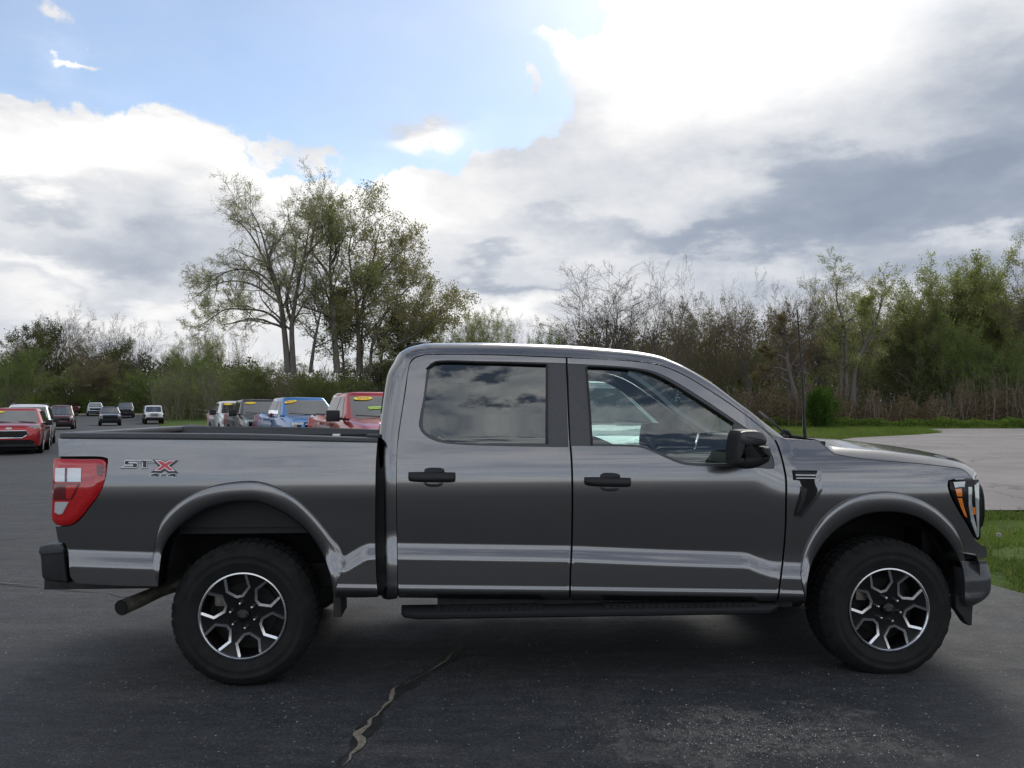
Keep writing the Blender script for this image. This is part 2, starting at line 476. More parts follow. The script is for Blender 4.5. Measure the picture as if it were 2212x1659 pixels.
def soil(w, b):
    p = pos(w)
    n = w.noise(p, .5, 6, .65)
    c = w.ramp(n, [(.3, (.040, .066, .014)), (.5, (.060, .100, .020)), (.7, (.085, .125, .030))])
    c = w.mix(1.0, c, w.ramp(w.noise(p, 14, 5, .7), [(.3, (.6, .6, .6)), (.7, (1.35, 1.3, 1.2))]), 'MULTIPLY')
    c = w.mix(w.smooth(w.noise(p, .9, 5, .7), .60, .74, 0, .6), c, (.17, .135, .09))
    w.l.new(c, b.inputs['Base Color'])
    bump(w, b, w.noise(p, 20, 5), .6, .03)
M['soil'] = mat('grassy_ground', (.05, .08, .02), .95, 0, .1, build=soil)
def dirt(w, b):
    p = pos(w)
    w.l.new(w.ramp(w.noise(p, 1.4, 6, .7), [(.3, (.20, .16, .11)), (.6, (.33, .28, .20)), (.8, (.12, .14, .05))]), b.inputs['Base Color'])
M['dirt'] = mat('sandy_dirt', (.3, .25, .2), .95, 0, .1, build=dirt)
M['tar'] = mat('crack_tar', (.020, .020, .021), .6, 0, .3, build=var((.024, .023, .022), .4, 9, 5, .1))
M['crackfill'] = mat('crumbled_crack', (.22, .19, .15), .9, 0, .2, build=var((.20, .172, .135), .35, 40, 5, .05, .6))

def strip_sheet(name, poly, z_off, m, kind='structure', step=3.0):
    """flat sheet following the terrain, outline poly of (x, y)"""
    pl = []
    for i, a in enumerate(poly):
        b = poly[(i + 1) % len(poly)]
        n = max(1, int(math.hypot(b[0] - a[0], b[1] - a[1]) / step))
        for k in range(n): pl.append(Vector((a[0] + (b[0] - a[0]) * k / n, a[1] + (b[1] - a[1]) * k / n)))
    n0 = len(pl)
    xs = [q.x for q in pl]; ys_ = [q.y for q in pl]
    pts = list(pl)
    y = math.floor(min(ys_)); PX = np.array(xs); PY = np.array(ys_)
    def inside(x, y):
        j = np.roll(np.arange(n0), 1)
        c = ((PY > y) != (PY[j] > y)) & (x < (PX[j] - PX) * (y - PY) / (PY[j] - PY + 1e-12) + PX)
        return c.sum() % 2 == 1
    while y < max(ys_):
        x = min(xs)
        while x < max(xs):
            if inside(x, y) and np.min((PX - x) ** 2 + (PY - y) ** 2) > (step * .4) ** 2: pts.append(Vector((x, y)))
            x += max(step, 12 if y < 70 else 8)
        y += step
    r = delaunay_2d_cdt(pts, [(i, (i + 1) % n0) for i in range(n0)], [], 0, 1e-6)
    V2, T = r[0], r[2]
    T = [t for t in T if inside(sum(V2[i].x for i in t) / 3, sum(V2[i].y for i in t) / 3)]
    V = [(q.x, q.y, gz(q.y) + z_off) for q in V2]
    T = [t if ((V2[t[1]] - V2[t[0]]).cross(V2[t[2]] - V2[t[0]]) > 0) else t[::-1] for t in T]
    o = link(name, mesh_py(name, V, T, m))
    if kind: o['kind'] = kind
    return o

# base ground out to the horizon
xs = [-900, -400, -200, -120, -80, -50, -30, -15, 0, 15, 30, 50, 80, 120, 200, 400, 900]
ysr = [-300, -60, -20, 0, 10, 20, 40, 60] + [80 + 2.0 * i for i in range(20)] + [120, 150, 200, 300, 500, 900]
rows = [[(x, y, gz(y) - .035) for x in xs] for y in ysr]
ground = loft(rows, M['soil'], 'ground'); ground['kind'] = 'structure'
P = lambda u, v: (gnd(u, v).x, gnd(u, v).y)
e1, e2 = P(2212, 1282), P(2138, 1262)
GRASS_EDGE = [(5.6, 5.1), (4.75, 6.1), e1, e2, (4.02, 8.2), (3.95, 10.0), (3.6, 12.4)]
asph = [(-120, -60), (45, -60), (45, 0), (9, 2.5), (7, 4.0)] + GRASS_EDGE + [(0, 20), (-2, 32), (-14, 55), P(412, 916), P(344, 901), (-46, 108), (-70, 109), (-130, 109)]
strip_sheet('asphalt_lot', asph, 0.0, M['asphalt'])
strip_sheet('dirt_verge', [(-130, 109.2), (-70, 109.2), (-46, 108.2), (-42, 112), (-50, 117.5), (-75, 119), (-130, 118)], 0.004, M['dirt'])
lot = [(3.55, 12.7), (6.0, 12.75), (7.2, 12.65), (9.5, 12.7), (14, 12.2), (30, 11.5), (70, 11), (110, 30), (110, 60), P(2212, 925.5), P(2090, 925.5), P(1986, 926), P(2010, 929.5), P(2037, 934.5), P(1980, 939), P(1887, 943.5), P(1846, 945.5), (14, 38), (6, 27), (2, 20)]
strip_sheet('weathered_lot', lot, 0.0, M['oldlot'])

# cracks in the near asphalt, as thin raised fillings
def ribbon(name, px, w0, m, z, jag=.3, seed=1, label=None, cuts=None):
    rg = random.Random(seed)
    pts = []
    for i in range(len(px) - 1):
        a, b = gnd(*px[i]), gnd(*px[i + 1])
        n = max(2, int((b - a).length / .035))
        for k in range(n): pts.append(a.lerp(b, k / n))
    pts.append(gnd(*px[-1]))
    n = len(pts); off = 0; L, Rr = [], []
    for i, q in enumerate(pts):
        tg = (pts[min(i + 1, n - 1)] - pts[max(i - 1, 0)]).normalized()
        s = Vector((tg.y, -tg.x, 0))
        off = off * .8 + rg.uniform(-1, 1) * w0 * jag * .5
        ww = w0 * (0.55 + .45 * math.sin(i * .37 + seed) + rg.uniform(-.3, .3) * jag)
        ww = max(ww, w0 * .15) * min(1, (i + .3) / 5, (n - i - .7) / 5)
        L.append(q + s * (off - ww / 2) + Vector((0, 0, z))); Rr.append(q + s * (off + ww / 2) + Vector((0, 0, z)))
    v = L + Rr
    f = [(i, i + n, i + n + 1, i + 1) for i in range(n - 1) if not (cuts and cuts(i / n))]
    o = link(name, mesh_py(name, v, f, m, False)); o['kind'] = 'structure'
    return o
main_crack = [(722, 1672), (745, 1640), (768, 1600), (800, 1555), (838, 1518), (858, 1488), (905, 1462), (968, 1428), (990, 1395), (1010, 1360)]
ribbon('crack_tar_band', main_crack, .105, M['tar'], .003, .25, 3)
ribbon('crack_filling', [(735, 1660), (757, 1632), (776, 1606), (772, 1590), (800, 1560), (832, 1528), (852, 1500), (862, 1484)], .044, M['crackfill'], .006, .55, 5)
ribbon('crack_filling', [(872, 1482), (918, 1458), (966, 1428), (985, 1405)], .022, M['crackfill'], .006, .5, 9)
ribbon('pavement_crack', [(-20, 1260), (60, 1268), (140, 1275), (230, 1282), (262, 1290), (330, 1288), (372, 1280)], .030, M['tar'], .003, .4, 11)
ribbon('pavement_crack', [(-20, 1258), (90, 1268), (180, 1277), (225, 1283)], .014, M['crackfill'], .006, .6, 12)
ribbon('pavement_crack', [(-10, 1168), (40, 1164), (90, 1160), (118, 1157)], .028, M['tar'], .003, .4, 13)
ribbon('pavement_crack', [(-10, 1045), (60, 1040), (120, 1037)], .03, M['tar'], .003, .4, 14)
# ------------------------------------------------------------------ the grey pickup in front
YAW = math.asin(.0614)
TO = Vector((-1.552, 5.558, 0))
T_IN = Matrix.Rotation(-YAW, 4, 'Z') @ Matrix.Translation(-TO)
CAM_L = T_IN @ Vector((0, 0, CAMZ))
def lray(u, v): return (T_IN.to_3x3() @ ray(u, v))
def on_plane(u, v, y):
    d = lray(u, v); t = (y - CAM_L.y) / d.y
    return CAM_L + d * t
def sm_table(pts, s=.014):
    z = np.arange(0.2, 2.2, .002)
    y = np.interp(z, [p[0] for p in pts], [p[1] for p in pts])
    k = np.exp(-.5 * (np.arange(-60, 61) * .002 / s) ** 2); k /= k.sum()
    return np.convolve(np.pad(y, 60, mode='edge'), k, 'valid')
Z0, ZS = 0.2, .002
T_CAB = sm_table([(.2, .950), (.70, .950), (.95, .966), (1.06, .972), (1.13, .972), (1.19, .964), (1.26, .944), (1.345, .908), (1.45, .872), (1.86, .735), (2.2, .55)], .022)
T_BED = sm_table([(.2, .955), (.70, .955), (.95, .970), (1.05, .978), (1.12, .978), (1.18, .969), (1.26, .948), (1.33, .932), (1.42, .918), (2.2, .8)], .022)
T_FEN = sm_table([(.2, .950), (.70, .950), (.95, .966), (1.04, .970), (1.10, .962), (1.17, .938), (1.23, .900), (1.28, .855), (1.36, .76), (2.2, .1)], .022)
LOWER = [(146, 1189), (350, 1196), (705, 1203), (746, 1202), (762, 1192), (781, 1181), (794, 1176), (811, 1175), (840, 1175), (1232, 1181), (1451, 1190), (1604, 1195), (1620, 1197), (1642, 1206), (1667, 1214.5), (1686, 1217), (1752, 1220), (2075, 1222)]
LEDGE = [(140, 1330), (722, 1330), (726, 1266), (860, 1268), (1228, 1272), (1673, 1278.6), (1752, 1281), (2075, 1288)]
def curve_xz(px):
    q = [on_plane(u, v, -1.0) for u, v in px]
    return np.array([a.x for a in q]), np.array([a.z for a in q])
XC, ZC = curve_xz(LOWER); XL, ZL = curve_xz(LEDGE)
def sstep(a, b, x):
    t = np.clip((x - a) / (b - a), 0, 1); return t * t * (3 - 2 * t)
def ys(x, z):
    x = np.asarray(x, float); z = np.asarray(z, float)
    fi = np.clip((z - Z0) / ZS, 0, len(T_CAB) - 2.001); i = fi.astype(int); f = fi - i
    c = T_CAB[i] * (1 - f) + T_CAB[i + 1] * f
    b = T_BED[i] * (1 - f) + T_BED[i + 1] * f
    e = T_FEN[i] * (1 - f) + T_FEN[i + 1] * f
    wb = 1 - sstep(.79, .81, x); we = sstep(2.86, 3.16, x)
    y = c * (1 - wb - we) + b * wb + e * we
    zc = np.interp(x, XC, ZC); zl = np.interp(x, XL, ZL)
    y = y + .044 * (1 - sstep(zc - .088, zc, z))                    # the lit lower band
    y = y + .0055 * (1 - sstep(zl - .002, zl + .006, z)) - .075 * (1 - sstep(zl - .14, zl - .02, z))
    y = y - .11 * np.clip((x - 3.75) / .75, 0, 2) ** 2.2            # nose tapers in plan
    y = y - .030 * np.clip((-.85 - x) / .35, 0, 2) ** 2
    return y
def ysn(x, z):
    h = .004
    return np.stack([-(ys(x + h, z) - ys(x - h, z)) / (2 * h), -np.ones_like(x), -(ys(x, z + h) - ys(x, z - h)) / (2 * h)], -1)
def S(u, v, off=0.0):
    d = lray(u, v); t = (-1.0 - CAM_L.y) / d.y
    for _ in range(8):
        p = CAM_L + d * t
        t = (-(float(ys(p.x, p.z)) + off) - CAM_L.y) / d.y
    return CAM_L + d * t
def spline(px, closed=True, step=7.0):
    """Catmull-Rom through the points; a repeated point is a corner"""
    n = len(px); segs = []
    if closed:
        cor = [i for i in range(n) if px[i] == px[(i + 1) % n]]
        if not cor: pts = px; runs = [(pts, True)]
        else:
            r = cor[0] + 1
            q = [px[(r + i) % n] for i in range(n)] + [px[r % n]]
            runs, cur = [], [q[0]]
            for a in q[1:]:
                if a == cur[-1] and len(cur) > 1: runs.append((cur, False)); cur = [a]
                elif a != cur[-1]: cur.append(a)
            if len(cur) > 1: runs.append((cur, False))
    else:
        runs, cur = [], [px[0]]
        for a in px[1:]:
            if a == cur[-1]: runs.append((cur, False)); cur = [a]
            else: cur.append(a)
        if len(cur) > 1: runs.append((cur, False))
    out = []
    for pts, cl in runs:
        m = len(pts)
        for i in range(m if cl else m - 1):
            if cl: p0, p1, p2, p3 = pts[i - 1], pts[i], pts[(i + 1) % m], pts[(i + 2) % m]
            else:
                p1, p2 = pts[i], pts[i + 1]
                p0 = pts[i - 1] if i > 0 else (2 * p1[0] - p2[0], 2 * p1[1] - p2[1])
                p3 = pts[i + 2] if i + 2 < m else (2 * p2[0] - p1[0], 2 * p2[1] - p1[1])
            d = math.hypot(p2[0] - p1[0], p2[1] - p1[1]); k = max(1, int(d / step))
            # centripetal form
            def kn(a, b): return max(1e-3, math.hypot(b[0] - a[0], b[1] - a[1]) ** .5)
            t1 = kn(p0, p1); t2 = t1 + kn(p1, p2); t3 = t2 + kn(p2, p3)
            for j in range(k):
                t = t1 + (t2 - t1) * j / k
                def L(a, b, ta, tb): return tuple((a[c] * (tb - t) + b[c] * (t - ta)) / (tb - ta) for c in (0, 1))
                A1, A2, A3 = L(p0, p1, 0, t1), L(p1, p2, t1, t2), L(p2, p3, t2, t3)
                B1, B2 = L(A1, A2, 0, t2), L(A2, A3, t1, t3)
                out.append(L(B1, B2, t1, t2))
    if not closed: out.append(px[-1])
    return out
def inset_poly(P_, d):
    """move a closed 2D polygon inward by d"""
    P_ = np.asarray(P_, float); n = len(P_)
    ar = np.sum(P_[:, 0] * np.roll(P_[:, 1], -1) - np.roll(P_[:, 0], -1) * P_[:, 1])
    e = np.roll(P_, -1, 0) - P_
    e /= np.linalg.norm(e, axis=1)[:, None] + 1e-12
    nr = np.stack([-e[:, 1], e[:, 0]], 1) * (1 if ar > 0 else -1)
    b = nr + np.roll(nr, 1, 0)
    k = np.sum(b * b, 1); b = b * (2 / np.maximum(k, .5))[:, None]
    return P_ + b * d
def in_poly(Q, P_):
    x, y = Q[:, 0][:, None], Q[:, 1][:, None]
    a, b = P_, np.roll(P_, -1, 0)
    c = ((a[:, 1] > y) != (b[:, 1] > y)) & (x < (b[:, 0] - a[:, 0]) * (y - a[:, 1]) / (b[:, 1] - a[:, 1] + 1e-12) + a[:, 0])
    return c.sum(1) % 2 == 1
def dist_poly(Q, P_):
    a, b = P_, np.roll(P_, -1, 0); d = b - a; L2 = np.sum(d * d, 1) + 1e-12
    best = np.full(len(Q), 1e9)
    for i in range(len(a)):
        t = np.clip(((Q - a[i]) @ d[i]) / L2[i], 0, 1)
        best = np.minimum(best, np.linalg.norm(Q - a[i] - t[:, None] * d[i], axis=1))
    return best
def tri2d(loops, grid, extra=None):
    """triangulate loops[0] minus the others, with interior points"""
    pts, ed = [], []
    for lp in loops:
        o = len(pts); n = len(lp)
        pts += [Vector((float(a), float(b))) for a, b in lp]
        ed += [(o + i, o + (i + 1) % n) for i in range(n)]
    A = np.asarray(loops[0])
    gx = np.arange(A[:, 0].min(), A[:, 0].max(), grid); gy = np.arange(A[:, 1].min(), A[:, 1].max(), grid)
    if len(gx) and len(gy):
        Q = np.stack(np.meshgrid(gx, gy), -1).reshape(-1, 2)
        ng = len(Q); mind = np.full(ng, grid * .45)
        if extra is not None:
            keep = np.ones(ng, bool)
            for (c0, c1) in extra['clear']: keep &= ~((Q[:, 1] > c0(Q[:, 0])) & (Q[:, 1] < c1(Q[:, 0])))
            Q = np.concatenate([Q[keep], extra['pts']]); mind = np.concatenate([mind[keep], np.full(len(extra['pts']), .0035)])
        ok = in_poly(Q, A)
        for h in loops[1:]: ok &= ~in_poly(Q, np.asarray(h))
        Q = Q[ok]; mind = mind[ok]
        if len(Q):
            dm = dist_poly(Q, A)
            for h in loops[1:]: dm = np.minimum(dm, dist_poly(Q, np.asarray(h)))
            pts += [Vector((float(a), float(b))) for a, b in Q[dm > mind]]
    r = delaunay_2d_cdt(pts, ed, [], 0, 1e-7)
    V = np.array([(q.x, q.y) for q in r[0]]); T = np.array([t for t in r[2]])
    C = V[T].mean(1); ok = in_poly(C, A)
    for h in loops[1:]: ok &= ~in_poly(C, np.asarray(h))
    T = T[ok]
    s = (V[T[:, 1], 0] - V[T[:, 0], 0]) * (V[T[:, 2], 1] - V[T[:, 0], 1]) - (V[T[:, 1], 1] - V[T[:, 0], 1]) * (V[T[:, 2], 0] - V[T[:, 0], 0])
    T[s < 0] = T[s < 0][:, ::-1]
    return V, T                                              # counter-clockwise in (x, z): faces -y
TRUCK = empty('pickup_truck', TO, YAW)
tag(TRUCK, 'dark grey metallic crew cab pickup filling the foreground, side on, with STX 4x4 decals', 'pickup truck')
def px_loop(px, off, smooth=True, step=7.0):
    q = spline(px, True, step) if smooth else px
    return np.array([(lambda s: (s.x, s.z))(S(u, v, off)) for u, v in q])
def crease_pts(A):
    """extra mesh rows along the two body creases so they shade cleanly"""
    x = np.arange(A[:, 0].min(), A[:, 0].max(), .016)
    zc, zl = np.interp(x, XC, ZC), np.interp(x, XL, ZL)
    rows = [zl + o for o in (-.016, -.009, -.004, -.001, .002, .005, .009, .016)] + [zc + o for o in (-.098, -.088, -.078, -.066, -.054, -.042, -.030, -.018, -.008, 0, .008)]
    P_ = np.concatenate([np.stack([x + (.008 if i % 2 else 0), r], 1) for i, r in enumerate(rows)])
    f = lambda X, Z, o: (lambda q: np.interp(q, X, Z) + o)
    return dict(pts=P_, clear=[(f(XL, ZL, -.022), f(XL, ZL, .022)), (f(XC, ZC, -.104), f(XC, ZC, .014))])
def panel(name, px, m, parent=None, holes=(), off=0.0, rim=.02, grid=.03, mirror=True, inset=.0032, pillow=None, smooth=True, label=None, xz=None, hole_xz=(), fine=False):
    parent = parent or TRUCK
    A = xz if xz is not None else px_loop(px, off, smooth)
    A = inset_poly(A, inset)
    loops = [A] + [px_loop(h, off, smooth) for h in holes] + list(hole_xz)
    V, T = tri2d(loops, grid, crease_pts(loops[0]) if fine else None)
    o = np.full(len(V), off)
    if pillow:
        dm = dist_poly(V, A)
        q = np.clip(dm / pillow[1], 0, 1); o = off + pillow[0] * np.sqrt(1 - (1 - q) ** 2)
    Y = -(ys(V[:, 0], V[:, 1]) + o)
    V3 = np.stack([V[:, 0], Y, V[:, 1]], 1)
    N3 = ysn(V[:, 0], V[:, 1]); N3 /= np.linalg.norm(N3, axis=1)[:, None]
    faces = [T]
    nb = len(V3)
    if rim > 0:
        # boundary edges -> inward return
        E = np.concatenate([T[:, [0, 1]], T[:, [1, 2]], T[:, [2, 0]]])
        key = np.sort(E, 1); _, idx, cnt = np.unique(key[:, 0] * 1000003 + key[:, 1], return_index=True, return_counts=True)
        Bd = E[idx[cnt == 1]]
        ex = V3[Bd].reshape(-1, 3); inn = ex + np.array([0, rim, 0])
        k = len(Bd); i0 = nb + np.arange(k) * 2
        t = V3[Bd[:, 1]] - V3[Bd[:, 0]]
        nn = np.stack([t[:, 2], np.zeros(k), -t[:, 0]], 1); nn /= np.linalg.norm(nn, axis=1)[:, None] + 1e-9
        V3 = np.concatenate([V3, ex, inn]); 
        j0 = nb + 2 * k + np.arange(k) * 2
        faces.append(np.stack([i0 + 1, i0, j0, j0 + 1], 1))
        n2 = np.repeat(nn, 2, 0); n2b = n2.copy(); n2b[:, 1] -= .9; n2b /= np.linalg.norm(n2b, axis=1)[:, None]
        N3 = np.concatenate([N3, n2b, n2])
    def make(V_, F_, N_):
        me = mesh_np(name, V_, F_, [m])
        if not pillow: me.normals_split_custom_set_from_vertices([tuple(a) for a in N_])
        return me
    ob = link(name, make(V3, faces, N3), parent)
    if label: ob['label'] = label
    if mirror:
        Vm = V3 * np.array([1, -1, 1]); Nm = N3 * np.array([1, -1, 1])
        link(name, make(Vm, [f[:, ::-1] for f in faces], Nm), parent)
    return ob
def solid_y(name, px, yp, y0, y1, m, parent=None, rnd=.02, mirror=False, smooth=True, steps=4, both=True):
    """outline measured on plane y=-yp, thick from -y0 (outer) to -y1 (inner), rounded outer edge"""
    q = spline(px, True, 6) if smooth else px
    A = np.array([(lambda s: (s.x, s.z))(on_plane(u, v, -yp)) for u, v in q])
    return solid_xz(name, A, y0, y1, m, parent, rnd, mirror, steps)
def solid_xz(name, A, y0, y1, m, parent=None, rnd=.02, mirror=False, steps=4):
    A = np.asarray(A, float)
    ar = np.sum(A[:, 0] * np.roll(A[:, 1], -1) - np.roll(A[:, 0], -1) * A[:, 1])
    if ar < 0: A = A[::-1]
    n = len(A); rings = []
    for k in range(steps + 1):
        a = math.pi / 2 * k / steps
        rings.append((inset_poly(A, rnd * (1 - math.sin(a))), -(y0 - rnd * (1 - math.cos(a)))))
    rings.append((A, -y1))
    V = np.concatenate([np.stack([r[:, 0], np.full(n, y), r[:, 1]], 1) for r, y in rings])
    f = []
    for i in range(len(rings) - 1):
        for j in range(n): f.append((i * n + j, i * n + n + j, i * n + n + (j + 1) % n, i * n + (j + 1) % n))
    V2, T = tri2d([rings[0][0]], 10)
    if len(V2) == n:
        f += [tuple(t) for t in T]
    else:
        f.append(tuple(range(n)))
    f.append(tuple(range(len(rings) * n - 1, len(rings) * n - n - 1, -1)))
    def mk(Vv, flip):
        me = mesh_py(name, Vv, [t[::-1] for t in f] if flip else f, m, True)
        bm = bmesh.new(); bm.from_mesh(me); bmesh.ops.recalc_face_normals(bm, faces=bm.faces); bm.to_mesh(me); bm.free()
        me.set_sharp_from_angle(angle=R(40)); return me
    ob = link(name, mk(V, False), parent or TRUCK)
    if mirror: link(name, mk(V * np.array([1, -1, 1]), True), parent or TRUCK)
    return ob
def z1(L): return [(x * .25, 864 + y * .25) for x, y in L]
def z2(L): return [(540.0 + x * .31738, 702.05 + y * .31738) for x, y in L]
def z3(L): return [(1134.1 + x * .31738, 702.05 + y * .31738) for x, y in L]
def z4(L): return [(1618 + x * .26856, 864 + y * .26856) for x, y in L]
def z6(L): return [(1618 + x * .26856, 1134.1 + y * .26856) for x, y in L]

# outlines -------------------------------------------------------------
R_IN = [(342, 1268), (345, 1232), (350, 1200), (362, 1169), (382, 1144), (405, 1124), (437, 1104), (475, 1090), (515, 1084), (553, 1084.5), (585, 1095), (612, 1109), (638, 1126), (662, 1147), (681, 1172), (696, 1198), (708, 1228), (716, 1258), (720, 1290)]
R_OUT = [(328, 1215), (333, 1172), (342, 1136), (351, 1118), (370, 1096), (395, 1076), (425, 1059), (462, 1045), (500, 1038), (548, 1035), (580, 1041), (614, 1056), (645, 1078), (673, 1104), (699, 1133), (718, 1156), (734, 1173), (742, 1192), (746, 1203)]
F_IN = [(1741, 1299), (1744, 1262), (1749, 1234), (1768, 1191), (1795, 1156), (1827, 1131), (1866, 1113), (1908, 1106.5), (1948, 1109), (1988, 1121), (2021, 1143), (2047, 1170), (2067, 1202), (2078, 1226)]
F_OUT = [(1728, 1228), (1736, 1189), (1757, 1145), (1784, 1109), (1821, 1080), (1859, 1064), (1899, 1058), (1940, 1060), (1980, 1072), (2020, 1094), (2047, 1118), (2065, 1140), (2080, 1170), (2090, 1205)]
BED = ([(124, 946), (124, 946), (300, 947.5), (553, 950), (816, 955), (816, 955), (813, 1000), (811.5, 1115), (811.5, 1188), (815, 1265), (818, 1291), (818, 1291), (770, 1292), (720, 1290), (720, 1290)]
       + R_IN[::-1][1:] + [R_IN[0], (250, 1266), (164, 1261), (164, 1261), (152, 1248), (146, 1190), (140, 1174), (140, 1174), (127, 1173), (121, 1150), (118.5, 1136), (118.5, 1136),
          (150, 1135), (168, 1126), (192, 1097), (215, 1065), (226, 1036), (230, 1010), (232, 991), (222, 988), (126, 987), (126, 987)])
RDOOR = [(1223, 772.5), (1223, 772.5), (1226, 860), (1229.5, 940), (1234, 1000), (1235.5, 1080), (1234, 1180), (1231.5, 1240), (1230, 1297), (1230, 1297), (1050, 1294.5), (860, 1292), (860, 1292),
         (858.5, 1229), (857, 1150), (855.8, 1051), (857, 972), (862, 930), (868, 890), (876, 840), (880.5, 805), (886, 784), (896, 773.5), (912, 767.5), (952, 765.5), (1080, 767)]
FDOOR = [(1224.8, 772.5), (1224.8, 772.5), (1324.5, 776.6), (1375, 781), (1413, 786), (1445, 795.7), (1483, 813), (1531, 842), (1578, 873), (1626, 908), (1658, 935), (1674, 953), (1685, 981), (1693, 1013), (1696.5, 1035), (1697, 1083), (1695.5, 1146), (1690, 1210), (1684, 1260), (1679, 1300), (1679, 1300), (1450, 1299), (1231.8, 1297), (1231.8, 1297), (1233, 1240), (1236, 1180), (1237.5, 1080), (1236, 1000), (1231.5, 940), (1228, 860)]
RTRIM = z2([(2168, 832), (2168, 832), (2020, 830), (1400, 812), (1280, 795), (1210, 765), (1165, 725), (1150, 690), (1160, 600), (1180, 500), (1195, 380), (1205, 300), (1225, 265), (1260, 246), (1600, 246), (2000, 255), (2150, 260), (2150, 260), (2158, 560)])
RGLASS = z2([(2012, 806), (2012, 806), (1400, 800), (1290, 776), (1222, 746), (1182, 712), (1176, 640), (1195, 480), (1212, 350), (1227, 290), (1257, 266), (1600, 264), (2015, 276), (2015, 276)])
FTRIM = z3([(292, 262), (292, 262), (415, 268), (600, 278), (760, 293), (860, 311), (950, 345), (1100, 430), (1300, 560), (1490, 690), (1570, 745), (1640, 815), (1685, 890), (1700, 955), (1695, 976), (1680, 980), (1500, 966), (1150, 958), (1060, 945), (960, 905), (850, 855), (780, 833), (700, 828), (310, 822), (310, 822), (300, 560)])
FGLASS = z3([(425, 290), (425, 290), (600, 298), (760, 314), (850, 334), (950, 378), (1100, 468), (1300, 597), (1418, 676), (1418, 676), (1415, 800), (1400, 944), (1400, 944), (1100, 934), (1030, 915), (950, 880), (850, 840), (790, 820), (700, 814), (462, 811), (462, 811), (440, 500)])
HOODGAP = z4([(555, 325), (690, 438)])
FENDER = ([(1660.5, 935), (1660.5, 935), (1697, 947), (1697, 947), (1767, 951), (1767, 951), (1803, 981.5), (1803, 981.5)] + z4([(900, 470), (1100, 490), (1300, 505), (1500, 525), (1700, 552), (1745, 575), (1800, 635), (1800, 635), (1640, 640), (1605, 650), (1600, 690), (1620, 760), (1680, 880), (1760, 1010), (1830, 1135), (1870, 1165), (1910, 1175), (1915, 1275), (1915, 1275), (1712, 1290), (1712, 1290)])
          + F_IN[::-1][1:] + [F_IN[0], (1720, 1301), (1681.5, 1300), (1681.5, 1300), (1686.5, 1260), (1692.5, 1210), (1698, 1146), (1699.5, 1083), (1699, 1035), (1695.5, 1013), (1687.5, 981), (1676.5, 952)])

g = M['grey_paint']
bed = panel('bed_side', BED, g, grid=.016, fine=True)
rd = panel('rear_door', RDOOR, g, holes=[RTRIM], grid=.018, fine=True); fd = panel('front_door', FDOOR, g, holes=[FTRIM], grid=.018, fine=True)
fen = panel('front_fender', FENDER, g, grid=.018, fine=True)
panel('window_trim', RTRIM, M['bpillar'], rd, holes=[RGLASS], off=-.004, rim=.03, inset=.001)
panel('window_trim', FTRIM, M['bpillar'], fd, holes=[FGLASS], off=-.004, rim=.03, inset=.001)
panel('window', RGLASS, M['tinted'], rd, off=-.016, rim=0, inset=-.006, grid=.05)
panel('window', FGLASS, M['door_glass'], fd, off=-.016, rim=0, inset=-.006, grid=.05)
# rubber run at the top of the glass and pillar divider bead
def bead(px, rad, m, parent, off=0.002, name='window_seal', mirror=True):
    pts = [S(u, v, off) for u, v in spline(px, False, 10)]
    MB().tube(pts, rad, 6).build(name, m, parent)
    if mirror: MB().tube([(p.x, -p.y, p.z) for p in pts], rad, 6).build(name, m, parent)
bead(z2([(2022, 270), (2022, 806)]), .006, M['gloss_black'], rd)
bead(z3([(418, 286), (440, 560), (456, 815)]), .006, M['gloss_black'], fd)
bead(z3([(425, 284), (600, 292), (760, 307), (850, 327), (950, 371), (1100, 461), (1300, 590), (1420, 671)]), .006, M['gloss_black'], fd)
bead(z2([(1200, 300), (1225, 280), (1257, 258), (1600, 257), (2018, 270)]), .006, M['gloss_black'], rd)
# dark backing behind the gaps
LINER = [(128, 950), (128, 950), (818, 957), (818, 957), (822, 1010), (858, 985), (1235, 985), (1240, 990), (1690, 1012), (1720, 970), (1720, 970), (1800, 1000), (1800, 1000), (1850, 1040), (1910, 1050), (1910, 1050), (1741, 1150), (1738, 1298), (1738, 1298), (735, 1288), (735, 1288), (700, 1130), (540, 1030), (360, 1080), (325, 1200), (325, 1262), (325, 1262), (165, 1258), (165, 1258), (130, 1170), (130, 1170)]
panel('inner_liner', LINER, M['void'], off=-.032, rim=0, grid=.06, smooth=False)

# flares ---------------------------------------------------------------
def resample(px, n):
    q = [Vector(p) for p in spline(px, False, 3)]
    L = [0]
    for i in range(1, len(q)): L.append(L[-1] + (q[i] - q[i - 1]).length)
    out = []
    for k in range(n):
        t = L[-1] * k / (n - 1); i = max(0, min(len(q) - 2, int(np.searchsorted(L, t)) - 1))
        f = (t - L[i]) / max(1e-9, L[i + 1] - L[i]); out.append(q[i].lerp(q[i + 1], f))
    return out
def flare(inn, outr, name, parent):
    n = 64
    I, O = resample(inn, n), resample(outr, n)
    secs = [(0.0, .000), (.03, -.010), (.06, -.005), (.09, .006), (.13, .013), (.19, .018), (.3, .0205), (.6, .0212), (.88, .0195), (.97, .014), (1.0, .004), (1.0, -.10)]
    rows, rowsm = [], []
    for k in range(n):
        fade = min(1.0, .25 + k / 8, .25 + (n - 1 - k) / 8)
        r = []
        for t, o in secs:
            p = O[k].lerp(I[k], t)
            s = S(p.x, p.y, (o * fade + .001) if o > -.05 else .02)
            if o < -.05: s = Vector((s.x, s.y + .13, s.z))
            r.append(s)
        rows.append(r); rowsm.append([Vector((q.x, -q.y, q.z)) for q in r])
    loft(rows, M['grey_paint'], name, parent, flip=False)
    loft(rowsm, M['grey_paint'], name, parent, flip=True)
flare(R_IN, R_OUT, 'wheel_arch_flare', bed)
